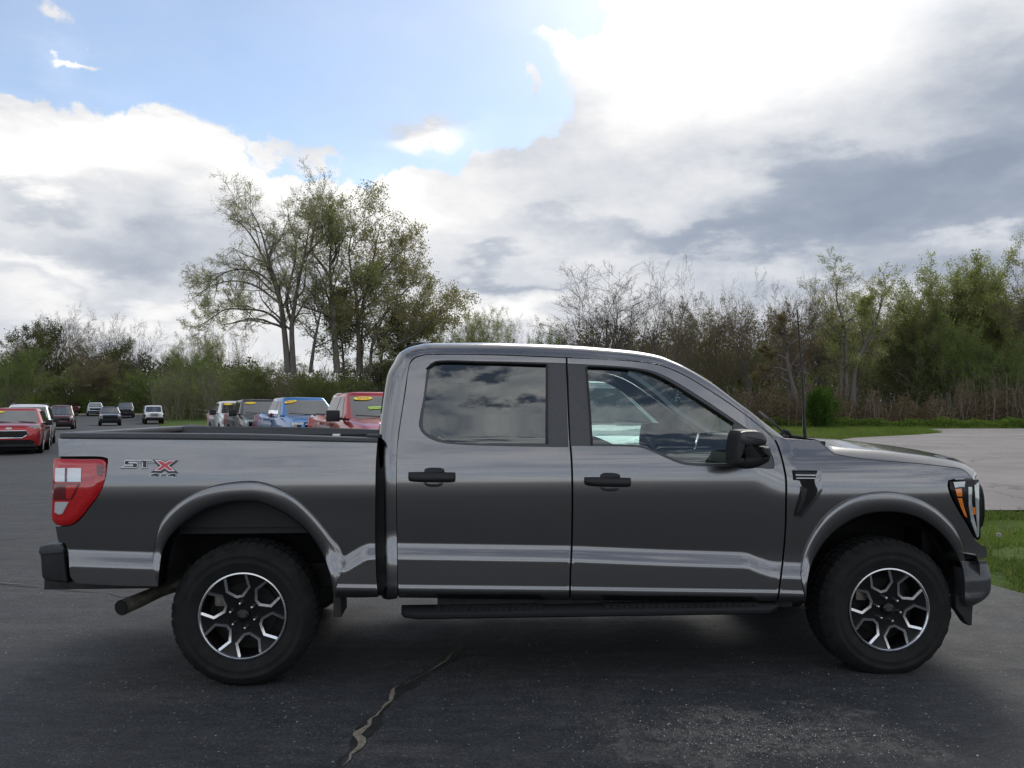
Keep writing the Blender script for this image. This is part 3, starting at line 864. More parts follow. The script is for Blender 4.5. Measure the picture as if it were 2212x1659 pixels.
flare(F_IN, F_OUT, 'wheel_arch_flare', fen)
def wheelhouse(inn, name):
    I = [S(u, v, -.01) for u, v in spline(inn, False, 12)]
    for sg in (1, -1):
        a = [Vector((p.x, p.y * sg, p.z)) for p in I]
        b = [Vector((p.x, -.52 * sg, p.z)) for p in I]
        c = sum(b, Vector()) / len(b)
        v = a + b + [c]; n = len(a)
        f = [(i, i + 1, n + i + 1, n + i) for i in range(n - 1)] + [(n + i, n + i + 1, 2 * n) for i in range(n - 1)]
        link(name, mesh_py(name, v, f, M['void']), TRUCK)
        MB().box((c.x - .66, min(-.50 * sg, -.47 * sg), .50), (c.x + .66, max(-.50 * sg, -.47 * sg), c.z + .34)).build('wheel_well_wall', M['void'], TRUCK, smooth=False)
wheelhouse(R_IN, 'wheel_well'); wheelhouse(F_IN, 'wheel_well')

# cab shell: side rail, roof, rear wall ---------------------------------
PAIRS = [((859, 1292), (825, 1290)), ((857.5, 1200), (824, 1200)), ((855.5, 1050), (822, 1050)), ((858, 960), (819.5, 955)), ((865, 905), (824, 900)), ((872, 860), (830, 852)), ((878.5, 815), (838, 808)),
         ((885, 784), (849, 785)), ((896, 772), (859, 767)), ((914, 766), (876, 757)), ((935, 765), (900, 751.5)), ((960, 764.5), (925, 748.5)), ((1080, 766), (1075, 747)), ((1223, 771.5), (1222, 750.5)),
         ((1324.5, 775.6), (1324, 759)), ((1375, 780), (1375, 764)), ((1413, 785), (1420, 771)), ((1445, 794.7), (1451, 781)), ((1483, 812), (1486, 797)), ((1531, 841), (1537, 827)), ((1578, 872), (1588, 866)), ((1626, 907), (1642, 906)), ((1658, 934), (1674, 931)), ((1673, 951), (1694, 946))]
Gp = resample([a for a, b in PAIRS], 90); Wp = resample([b for a, b in PAIRS], 90)
# keep the two curves paired by the given stations
Gp, Wp = [], []
g_s = spline([a for a, b in PAIRS], False, 1e9); 
for i in range(len(PAIRS) - 1):
    for k in range(5):
        t = k / 5
        def cr(sel):
            q = [PAIRS[max(0, min(len(PAIRS) - 1, i + d))][sel] for d in (-1, 0, 1, 2)]
            return tuple(.5 * ((2 * q[1][c]) + (-q[0][c] + q[2][c]) * t + (2 * q[0][c] - 5 * q[1][c] + 4 * q[2][c] - q[3][c]) * t * t + (-q[0][c] + 3 * q[1][c] - 3 * q[2][c] + q[3][c]) * t ** 3) for c in (0, 1))
        Gp.append((cr(0), i + t)); Wp.append((cr(1), i + t))
Gp.append((PAIRS[-1][0], len(PAIRS) - 1)); Wp.append((PAIRS[-1][1], len(PAIRS) - 1))
IN_BY = np.interp(np.arange(len(PAIRS)), [0, 3, 6, 8, 10, 12, 15, 17, 19, 23], [.06, .06, .08, .16, .24, .26, .22, .12, .075, .07])
rows = []; roof_rows = []; edge = []
for (gpx, s), (wpx, _) in zip(Gp, Wp):
    Gq = S(gpx[0], gpx[1], -.001)
    inn = float(np.interp(s, np.arange(len(PAIRS)), IN_BY))
    yW = -(float(ys(Gq.x, Gq.z)) - inn)
    Wq = on_plane(wpx[0], wpx[1], yW)
    nG = Vector(ysn(np.array([Gq.x]), np.array([Gq.z]))[0]).normalized()
    d = Wq - Gq
    ctrl = Gq + (d - nG * d.dot(nG)) * .72          # leave tangent to the body side
    row = []
    for k in range(9):
        t = k / 8
        row.append(Gq * (1 - t) ** 2 + ctrl * 2 * t * (1 - t) + Wq * t * t)
    ret = Gq + Vector((0, .04, 0))
    rows.append([ret, Gq.copy()] + row); edge.append((s, Wq, (Wq - ctrl).normalized()))
# last roof station: windscreen header between s=17 and s=18
HEAD = 17.0
full = []
for r, (s, Wq, tg) in zip(rows, edge):
    if s > HEAD + 1e-6: continue
    rr = list(r)
    for k in range(1, 12):
        t = k / 12
        y = Wq.y * (1 - 2 * t)
        crown = .028 * (1 - (1 - 2 * t) ** 2) * (1 if s > 9 else max(0, (s - 7) / 2))
        back = -.015 * (1 - (1 - 2 * t) ** 2) if s < 8 else 0
        rr.append(Vector((Wq.x + back, y, Wq.z + crown)))
    rr += [Vector((q.x, -q.y, q.z)) for q in reversed(r)]
    full.append(rr)
def off_sharp(o, a):
    o.data.set_sharp_from_angle(angle=R(a)); return o
cab = off_sharp(loft(full, g, 'cab_shell', TRUCK), 50)
pil = [r for r, (s, _, _) in zip(rows, edge) if s >= HEAD - 1e-6]
for sg in (1, -1):
    rr = [[Vector((q.x, q.y * sg, q.z)) for q in r] + [Vector((r[-1].x - .02, r[-1].y * sg + .03 * sg, r[-1].z - .03))] for r in pil]
    off_sharp(loft(rr, g, 'windscreen_pillar', TRUCK, flip=sg < 0), 50)
# windscreen between the pillars
wr = []
for (s, Wq, tg) in [e for e in edge if e[0] >= HEAD - 1e-6]:
    wr.append([Vector((Wq.x + .10 * (1 - (1 - 2 * k / 14) ** 2) - .004, Wq.y * (1 - 2 * k / 14) * .995, Wq.z - .006 + .02 * (1 - (1 - 2 * k / 14) ** 2) * min(1, (23 - s) / 4))) for k in range(15)])
ws = loft(wr, M['windscreen'], 'windscreen', TRUCK)
# rear screen on the cab back wall
rb = [e for e in edge if 3.4 <= e[0] <= 7.2]
link('rear_window', mesh_py('rear_window', [Vector((e[1].x - .022 - .015 * (1 - (k / 6) ** 2), e[1].y * -k / 6 * .8, e[1].z)) for e in rb for k in range(-6, 7)],
     [(i * 13 + k, i * 13 + k + 1, i * 13 + 14 + k, i * 13 + 13 + k) for i in range(len(rb) - 1) for k in range(12)], M['tinted']), TRUCK)
# roof antenna fin
fin = z2([(1052, 158), (1052, 158), (1060, 142), (1085, 128), (1150, 117), (1200, 117), (1230, 126), (1262, 150), (1262, 150)])
solid_y('roof_antenna_fin', fin, .05, .09, .01, M['gloss_black'], rnd=.03)
# sticker on the screen edge
st = [Vector((e[1].x + .012, e[1].y + .02 + .22 * k / 4, e[1].z + .003)) for e in edge if 18.15 <= e[0] <= 19.0 for k in range(5)]
nst = len(st) // 5
link('screen_sticker', mesh_py('screen_sticker', st, [(i * 5 + k, i * 5 + k + 1, i * 5 + 6 + k, i * 5 + 5 + k) for i in range(nst - 1) for k in range(4)], M['sticker_yellow']), ws)

# hood -----------------------------------------------------------------
HE = [(1767, 950.5), (1803, 980)] + z4([(900, 468), (1100, 488), (1300, 503), (1500, 523), (1700, 550), (1745, 573), (1800, 633)])
HE = resample([HE[0], HE[0], HE[1], HE[1]] + HE[2:], 60)
SIL = [(1736, 945), (1806, 948.5), (1846, 952.5), (1887, 958), (1940, 964.5), (1994, 974), (2034, 982), (2061, 989), (2080, 995.5), (2096, 1009), (2112, 1028), (2117, 1036)]
su = [p[0] for p in SIL]; sv = [p[1] for p in SIL]
T_OUT = T_IN.inverted()
def proj(pl):
    q = T_OUT @ Vector(pl) - Vector((0, 0, CAMZ)); c, s_ = math.cos(PITCH), math.sin(PITCH)
    x, y, z = q.x, q.y * c + q.z * s_, -q.y * s_ + q.z * c
    return CX + F * x / y, CY - F * z / y
hr = []
SH = -.34
for k, p in enumerate(HE):
    E = S(p.x, p.y, 0.0)
    nose = max(0.0, (k - 26) / 33)
    bul = .24 * nose ** 1.5
    zc_ = E.z + .03
    for _ in range(8):
        uu, vv = proj((E.x + bul, SH, zc_))
        tgt = float(np.interp(uu, su, sv))
        zc_ += (vv - tgt) * 5.4 / F
    cz = max(.006, zc_ - E.z)
    row = [Vector((E.x, E.y + .004, E.z - .05)), Vector((E.x, E.y + .0005, E.z))]
    w0 = abs(E.y)
    for j in range(1, 28):
        t = j / 28
        y = E.y * (1 - 2 * t); q = (w0 - abs(y)) / (w0 - abs(SH))      # 0 at the edge, 1 at the shoulder crease
        if q < 1: prof = .42 * float(sstep(0, .13, q)) + .58 * q
        else: prof = 1.0 + .02 * (q - 1)
        row.append(Vector((E.x + bul * min(1, q) ** .7, y, E.z + cz * float(prof))))
    row += [Vector((E.x, -E.y - .0005, E.z)), Vector((E.x, -E.y - .004, E.z - .05))]
    hr.append(row)
hood = off_sharp(loft(hr, g, 'hood', TRUCK), 45)
# front lip of the hood dropping to the grille
lip = hr[-1][1:-1]
off_sharp(loft([lip, [Vector((p.x + .02, p.y * .99, p.z - .02)) for p in lip], [Vector((p.x + .02, p.y * .98, p.z - .05)) for p in lip]], g, 'hood_lip', hood), 60)
# cowl, wipers, aerial
cb = [on_plane(u, v, -.70) for u, v in ((1690, 947), (1765, 951))]
MB().box((cb[0].x - .02, -.78, cb[0].z - .06), (cb[1].x + .02, .78, cb[0].z - .012), .01).build('cowl_panel', M['black_plastic'], TRUCK)
MB().tube([on_plane(1687, 940, -.55), on_plane(1694, 930, -.55), on_plane(1702, 933, -.55), on_plane(1708, 942, -.55), on_plane(1742, 946, -.5)], [.012, .014, .014, .012, .008], 6).build('wiper_arm', M['black_plastic'], TRUCK)
MB().tube([on_plane(1700, 941, -.2), on_plane(1660, 905, -.1), on_plane(1640, 890, .05)], .008, 6).build('wiper_arm', M['black_plastic'], TRUCK)
ab = on_plane(1739, 946, -.72); atp = on_plane(1722, 668, -.72)
MB().tube([ab, ab.lerp(atp, .15), ab.lerp(atp, .45) + Vector((.008, 0, 0)), atp], [.012, .009, .006, .0045], 8).build('radio_aerial', M['gloss_black'], TRUCK)

# lamps, trim ------------------------------------------------------------
TL = z1([(463, 508), (463, 508), (700, 513), (895, 520), (915, 545), (915, 600), (903, 690), (860, 800), (770, 920), (680, 1030), (610, 1078), (550, 1086), (485, 1078), (455, 1045), (447, 1005), (447, 1005), (450, 870), (457, 700)])
tl = panel('tail_light', TL, M['red_lens'], off=.004, rim=.05, inset=0, pillow=(.018, .03), grid=.02)
panel('reverse_lamp', z1([(478, 588), (478, 588), (700, 590), (700, 590), (696, 708), (696, 708), (474, 705), (474, 705)]), M['clear_lens'], tl, off=.0275, rim=.006, inset=0, smooth=False, grid=.03)
panel('lamp_divider', z1([(560, 588), (578, 588), (576, 706), (558, 706)]), M['dark_red_lens'], tl, off=.0305, rim=.004, inset=0, smooth=False, mirror=False)
panel('brake_lamp', z1([(465, 722), (684, 722), (655, 790), (618, 862), (458, 862)]), M['dark_red_lens'], tl, off=.0275, rim=.006, inset=0, smooth=False)
panel('brake_lamp_core', z1([(570, 735), (668, 735), (640, 790), (608, 852), (570, 852)]), M['red_lens'], tl, off=.0305, rim=.004, inset=0, smooth=False)
panel('side_lamp', z1([(475, 882), (590, 882), (560, 940), (535, 985), (505, 990), (470, 970)]), M['clear_lens'], tl, off=.0275, rim=.006, inset=0, smooth=False)
panel('reflector', z1([(835, 560), (895, 560), (885, 650), (835, 640)]), M['dark_red_lens'], tl, off=.0265, rim=.003, inset=0, smooth=False)
HL = z4([(1612, 655), (1612, 655), (1700, 645), (1800, 641), (1850, 640), (1850, 640), (1860, 720), (1864, 900), (1864, 1040), (1858, 1120), (1835, 1130), (1775, 1015), (1695, 880), (1632, 760), (1615, 700)])
hl = panel('headlight', HL, M['gloss_black'], off=.001, rim=.05, inset=.001, pillow=(.012, .03), grid=.02)
panel('turn_lamp', z4([(1660, 715), (1712, 712), (1716, 775), (1676, 775)]), M['amber'], hl, off=.0175, rim=.004, inset=0, smooth=False)
panel('turn_lamp', z4([(1680, 790), (1714, 790), (1730, 860), (1757, 948), (1735, 930), (1705, 860)]), M['amber'], hl, off=.0175, rim=.004, inset=0, smooth=False)
panel('lamp_bezel', z4([(1645, 662), (1740, 655), (1735, 700), (1700, 700), (1660, 706)]), M['lamp_clear'], hl, off=.0175, rim=.004, inset=0, smooth=False)
panel('light_tube', z4([(1765, 700), (1795, 700), (1792, 820), (1805, 930), (1850, 1095), (1838, 1105), (1790, 980), (1770, 860)]), M['lamp_clear'], hl, off=.0175, rim=.006, inset=0, smooth=False)
panel('light_tube', z4([(1815, 690), (1850, 662), (1852, 900), (1850, 1080), (1842, 1060), (1830, 900)]), M['lamp_clear'], hl, off=.022, rim=.006, inset=0, smooth=False)
panel('turn_lamp', z4([(1798, 862), (1824, 866), (1822, 925), (1806, 920)]), M['amber'], hl, off=.0175, rim=.004, inset=0, smooth=False)
# fender vent
VT = z4([(345, 560), (345, 560), (550, 563), (588, 580), (590, 728), (556, 792), (428, 945), (330, 948), (330, 948), (362, 930), (395, 800), (418, 690), (418, 690), (365, 640)])
vt = panel('fender_vent', VT, g, fen, off=.001, rim=.006, inset=0, pillow=(.005, .014), grid=.02, smooth=False)
panel('vent_recess', z4([(352, 566), (548, 568), (552, 728), (538, 772), (415, 930), (365, 930), (398, 800), (425, 690), (408, 648), (362, 640)]), M['void'], fen, off=.0072, rim=.004, inset=0, smooth=False)
panel('vent_badge', z4([(372, 580), (538, 582), (540, 636), (380, 636)]), M['black_plastic'], fen, off=.0085, rim=.004, inset=0, smooth=False)
panel('vent_bar', z4([(376, 600), (536, 602), (536, 608), (376, 606)]), M['badge_silver'], fen, off=.0098, rim=.003, inset=0, smooth=False)
panel('vent_bar', z4([(380, 626), (538, 627), (538, 632), (381, 631)]), M['badge_silver'], fen, off=.0098, rim=.003, inset=0, smooth=False)
panel('vent_fin', z4([(418, 700), (440, 700), (470, 720), (450, 800), (400, 900), (385, 915), (420, 800)]), M['black_plastic'], fen, off=.0090, rim=.004, inset=0, smooth=False)
# handles
def handle(zf, L, B, C, door):
    panel('handle_recess', zf(C), M['grey_paint'], door, off=.001, rim=.002, inset=0, pillow=(.004, .01), grid=.01)
    panel('handle_boss', zf(B), M['black_plastic'], door, off=.002, rim=.01, inset=0, pillow=(.016, .012), grid=.012)
    panel('door_handle', zf(L), M['black_plastic'], door, off=.012, rim=.03, inset=0, pillow=(.026, .018), grid=.012)
handle(z2, [(1078, 1002), (1078, 1002), (1200, 1000), (1398, 1004), (1398, 1004), (1400, 1040), (1396, 1066), (1380, 1070), (1100, 1066), (1082, 1060), (1076, 1040)],
       [(1182, 1010), (1190, 980), (1210, 973), (1300, 973), (1320, 980), (1328, 1010), (1328, 1010), (1250, 1020)], [(1175, 1060), (1190, 1088), (1215, 1100), (1290, 1100), (1310, 1090), (1322, 1060), (1322, 1060), (1250, 1040)], rd)
handle(z3, [(407, 1036), (407, 1036), (520, 1036), (720, 1041), (720, 1041), (723, 1075), (720, 1098), (705, 1102), (430, 1094), (412, 1088), (405, 1070)],
       [(508, 1045), (514, 1018), (530, 1008), (625, 1010), (645, 1018), (652, 1045), (652, 1045), (580, 1055)], [(505, 1090), (518, 1118), (540, 1130), (615, 1132), (635, 1124), (648, 1095), (648, 1095), (580, 1070)], fd)
# mirror
mc = solid_y('door_mirror', z3([(1424, 740), (1440, 718), (1470, 712), (1560, 714), (1598, 730), (1618, 755), (1622, 800), (1610, 815), (1560, 828), (1555, 835), (1640, 826), (1652, 840), (1652, 895), (1640, 925), (1600, 948), (1540, 972), (1450, 972), (1408, 948), (1404, 900), (1412, 800)]), 1.16, 1.245, 1.06, M['black_plastic'], fd, .05, mirror=True, steps=6)
solid_y('mirror_arm', z3([(1560, 832), (1640, 832), (1648, 895), (1600, 935), (1560, 930)]), 1.05, 1.10, .88, M['black_plastic'], mc, .02, mirror=True)
solid_y('mirror_cap_line', z3([(1440, 726), (1470, 718), (1560, 720), (1596, 738), (1614, 765), (1610, 806), (1555, 818), (1460, 822), (1436, 800)]), 1.16, 1.252, 1.20, M['bpillar'], mc, .03, mirror=True)
# decals
def kz(L): return [(248.4 + x * .07324, 977.5 + y * .07324) for x, y in L]
def offs(L, d): return [tuple(a) for a in inset_poly(np.array(L, float), -d)]
GS = [(330, 240), (800, 240), (800, 268), (395, 268), (395, 318), (620, 318), (645, 345), (645, 405), (615, 432), (235, 432), (265, 405), (530, 405), (530, 350), (285, 350), (285, 270)]
GT = [(802, 240), (1080, 240), (1112, 268), (925, 268), (925, 440), (820, 440), (820, 268), (802, 268)]
GX = [(1230, 250), (1370, 250), (1475, 325), (1590, 255), (1735, 255), (1545, 385), (1715, 525), (1590, 525), (1465, 430), (1340, 520), (1195, 520), (1385, 385)]
G4 = [(1040, 690), (1040, 668), (1150, 618), (1270, 618), (1270, 715), (1200, 715), (1200, 692)]
G4b = [(x + 512, y + 4) for x, y in G4]
Gx = [(1330, 632), (1385, 632), (1425, 655), (1470, 628), (1520, 628), (1455, 672), (1505, 708), (1450, 708), (1418, 686), (1375, 710), (1325, 712), (1388, 672)]
for nm, L, c in (('letter_s', GS, 'badge_black'), ('letter_t', GT, 'badge_black'), ('letter_x', GX, 'badge_red'), ('digit_four', G4, 'badge_black'), ('letter_x', Gx, 'badge_black'), ('digit_four', G4b, 'badge_black')):
    big = nm == 'letter_x' and c == 'badge_red'
    small = nm == 'digit_four' or (nm == 'letter_x' and not big)
    if big: panel('letter_shadow', kz([(x, y + 26) for x, y in offs(GX, 62)]), M['badge_black'], bed, off=.0025, rim=.002, inset=0, smooth=False, mirror=False)
    elif not small: panel('letter_shadow', kz([(x - 8, y + 18) for x, y in offs(L, 26)]), M['badge_black'], bed, off=.0025, rim=.002, inset=0, smooth=False, mirror=False)
    panel('letter_outline', kz(offs(L, 12 if small else 22)), M['badge_silver'], bed, off=.0045, rim=.002, inset=0, smooth=False, mirror=False)
    panel(nm, kz(L), M[c], bed, off=.0065, rim=.002, inset=0, smooth=False, mirror=False)

# bed rails, tailgate, bed interior ---------------------------------------
ct = [S(u, v, .012) for u, v in spline([(131, 936), (300, 936.5), (553, 939), (816, 947)], False, 25)]
cbm = [S(u, v, .012) for u, v in spline([(125, 946), (300, 947.5), (553, 950), (816, 955)], False, 25)]
XR = ct[0].x; ZR = ct[0].z
for sg in (1, -1):
    rr = []
    for a, b in zip(ct, cbm[:len(ct)]):
        z_t, z_b = a.z, b.z
        rr.append([(a.x, sg * (b.y + .004), z_b - .004), (a.x, sg * b.y, z_b), (a.x, sg * a.y, z_t - .012), (a.x, sg * (a.y + .012), z_t), (a.x, sg * (a.y + .10), z_t + .002), (a.x, sg * (a.y + .115), z_t - .01), (a.x, sg * (a.y + .115), z_t - .09)])
    loft(rr, M['cap_plastic'], 'bed_rail', TRUCK, flip=sg < 0, sharp=None)
XT = S(125, 1000).x; XF = ct[-1].x - .015
ZT = ZR
MB().box((XT - .004, -.80, .80), (XT + .055, .80, ZT - .012), .012).build('tailgate', g, TRUCK)
MB().box((XT - .012, -.915, ZT - .035), (XT + .085, .915, ZT + .004), .014).build('tailgate_cap', mat('tailgate_cap_plastic', (.07, .072, .078), .42, build=var((.07, .072, .078), .15, 40, 3, .1)), TRUCK)
lin = MB()
lin.box((XT + .06, -.80, .82), (XF, .80, .86)).box((XT + .06, -.83, .86), (XF, -.79, ZT - .06)).box((XT + .06, .79, .86), (XF, .83, ZT - .06)).box((XF - .03, -.79, .86), (XF + .01, .79, ZT - .03))
lin.build('bed_liner', M['black_plastic'], TRUCK, smooth=False)
for x in (XT + .35, XT + 1.22, XT + 1.66):
    MB().box((x, .755, ZT - .10), (x + .06, .788, ZT - .055), .006).build('tie_down', M['badge_silver'], TRUCK)
q = S(800, 950)
MB().box((q.x - .03, -.86, q.z + .012), (q.x + .05, -.80, q.z + .03), .006).build('rail_plug', M['cap_plastic'], TRUCK)
# rear bumper ---------------------------------------------------------------
bl = on_plane(90, 1210, -.93); bz0 = on_plane(110, 1256, -.95).z; bz1 = on_plane(110, 1181, -.95).z
br = on_plane(147, 1200, -.98)
RBP = z1([(345, 1290), (362, 1268), (548, 1262), (548, 1262), (556, 1330), (588, 1584), (588, 1584), (400, 1560), (368, 1542), (352, 1400)])
rbm = solid_y('rear_bumper', RBP, .95, .955, -.955, M['black_plastic'], rnd=.014)
solid_y('bumper_step', z1([(340, 1300), (350, 1266), (550, 1258), (552, 1322), (552, 1322), (345, 1330)]), .95, .962, -.962, M['cap_plastic'], rbm, rnd=.008)
MB().box((bl.x + .04, -.9, bz1 - .05), (XT + .3, .9, bz1 - .012)).box((bl.x + .06, -.90, bz0 + .07), (XT + .3, .90, bz1 - .06)).build('bumper_core', M['frame_black'], TRUCK, smooth=False)
# front bumper ----------------------------------------------------------------
BF = z6([(1712, 302), (1712, 302), (1800, 300), (1912, 298), (1912, 298), (1938, 380), (1945, 450), (1940, 540), (1900, 592), (1850, 625), (1795, 652), (1795, 652), (1745, 645), (1738, 560), (1735, 430)])
fb = panel('front_bumper', BF, mat('bumper_dark_paint', (.028, .029, .031), .42, .1, .5, .4, build=var((.028, .029, .031), .15, 30, 3, .1)), off=.004, rim=.10, inset=0, pillow=(.010, .02), grid=.02)
panel('bumper_top_edge', z6([(1707, 292), (1915, 290), (1918, 306), (1718, 322)]), M['grey_paint'], fb, off=.012, rim=.02, inset=0, pillow=(.008, .012), grid=.015, smooth=False)
nf = S(1940 * .26856 + 1618, 1134.1 + 470 * .26856, .02)
fpath = [(nf.x - .06, -abs(nf.y) - .0), (nf.x + .02, -.74), (nf.x + .075, -.45), (nf.x + .09, 0)]
fpath = fpath + [(x, -y) for x, y in reversed(fpath[:-1])]
zf0, zf1 = S(2130, 1298).z, S(2130, 1195).z
fr = []
for x, y in fpath:
    fr.append([(x - .10, y * .97, zf0 - .02), (x - .02, y, zf0 + .03), (x, y, zf0 + .12), (x, y, zf1 - .05), (x - .02, y, zf1), (x - .10, y, zf1 + .015)])
off_sharp(loft(fr, M['chrome'] if False else mat('bumper_face', (.22, .22, .23), .3, .6, .5, .6, build=var((.22, .22, .23), .1, 20)), 'bumper_face', fb), 40)
fx = S(2118, 1060).x
MB().box((fx - .25, -.72, .62), (fx - .01, .72, 1.24), .05).build('grille_surround', M['gloss_black'], TRUCK)
for k in range(5):
    MB().box((fx - .02, -.62, .74 + k * .09), (fx + .035, .62, .775 + k * .09), .01).build('grille_bar', M['black_plastic'], TRUCK)
solid_y('grille_edge', [(2112, 1045), (2119, 1062), (2122, 1095), (2121, 1118), (2115, 1138), (2095, 1138), (2095, 1045)], .62, .66, .52, M['gloss_black'], rnd=.02, mirror=True)
# air deflector
solid_y('air_deflector', z6([(1650, 665), (1680, 705), (1705, 742), (1725, 775), (1755, 803), (1780, 803), (1784, 700), (1790, 640), (1700, 560), (1650, 560)]), .90, .92, .86, M['frame_black'], rnd=.008, mirror=True, smooth=False)
# running boards -----------------------------------------------------------------
sb = [on_plane(u, v, -1.06) for u, v in ((862, 1300), (1690, 1316))]
zt_ = on_plane(900, 1316, -1.06).z; zt1 = on_plane(1600, 1325, -1.06).z; zmid = (zt_ + zt1) / 2
xa, xb = on_plane(864, 1310, -1.05).x, on_plane(1690, 1320, -1.05).x
for sg in (1, -1):
    s = MB()
    prof = [(-.90, zmid - .035), (-1.055, zmid - .032), (-1.075, zmid - .02), (-1.078, zmid - .004), (-1.06, zmid + .006), (-.90, zmid + .012)]
    rr = []
    for x, f in ((xa, .25), (xa + .02, .7), (xa + .10, 1), (xb - .08, 1), (xb, .5)):
        rr.append([(x, sg * (-.90 + (y + .90) * f), z) for y, z in prof])
    o = off_sharp(loft(rr, M['black_plastic'], 'running_board', TRUCK, closed=True, flip=sg < 0), 40)
    def tread(x0, x1, n, nm):
        t = MB()
        for k in range(n):
            x = x0 + (x1 - x0) * k / n
            for j in range(3):
                y = -1.045 + j * .042
                t.box((x + .012 * (j % 2), y if sg > 0 else -y - .03, zmid + .006), (x + .032 + .012 * (j % 2), (y + .03) if sg > 0 else -y, zmid + .018))
        t.build(nm, M['rubber'], o, smooth=False)
    L = xb - xa
    tread(xa + L * .09, xa + L * .37, 16, 'step_tread'); tread(xa + L * .53, xa + L * .94, 24, 'step_tread')
    for x in (xa + .25, (xa + xb) / 2, xb - .25):
        MB().box((x, sg * .72 if sg > 0 and False else min(-sg * .72, -sg * .95), zmid - .03), (x + .05, max(-sg * .72, -sg * .95), zmid - .004)).build('step_bracket', M['frame_black'], o, smooth=False)
xrk = on_plane(945, 1300, -.9).x
for sg in (1, -1):
    MB().box((xrk, min(-sg * .92, -sg * .70), .385), (3.12, max(-sg * .92, -sg * .70), .50), .01).build('rocker_panel', M['frame_black'], TRUCK)
    bp = [S(u, v, -.055) for u, v in ((1223.5, 776), (1226, 860), (1230, 945), (1234, 1000))]
    MB().tube([(q.x, q.y * sg, q.z) for q in bp], .038, 8).build('centre_pillar', M['void'], TRUCK)
# underbody ---------------------------------------------------------------------------
ub = MB()
for sg in (1, -1):
    ub.box((-1.25, sg * .48 - .05, .46), (4.25, sg * .48 + .05, .60))
ub.box((.9, -.86, .47), (3.0, .86, .60)).box((-.1, -.62, .34), (.12, .62, .46), .03).box((3.6, -.62, .34), (3.8, .62, .46), .03)
ub.box((-.16, -.16, .30), (.18, .16, .54), .06).box((-1.15, -.35, .42), (-.55, .35, .66), .05).box((2.4, -.4, .36), (3.4, .4, .6), .05)
ub.build('chassis', M['frame_black'], TRUCK, smooth=False)
ep = [on_plane(u, v, y) for u, v, y in ((262, 1313, -.98), (300, 1297, -.84), (345, 1277, -.70), (390, 1262, -.60), (450, 1250, -.5))]
s = MB().tube(ep, [.042, .040, .036, .034, .034], 14, caps=False)
s.tube([ep[0] + (ep[1] - ep[0]) * .01, ep[0] + (ep[1] - ep[0]) * .5], .036, 14, caps=True)
ex = MB().tube(ep, [.042, .040, .036, .034, .034], 16, caps=False).build('exhaust_pipe', M['steel'], TRUCK)
MB().tube([ep[0] + (ep[1] - ep[0]) * .02, ep[0] + (ep[1] - ep[0]) * .9], .0375, 16).build('pipe_mouth', M['void'], ex)
solid_y('mud_flap', [(721, 1272), (738, 1272), (739, 1330), (722, 1331)], .9, .93, .70, M['frame_black'], rnd=.004, mirror=True, smooth=False)
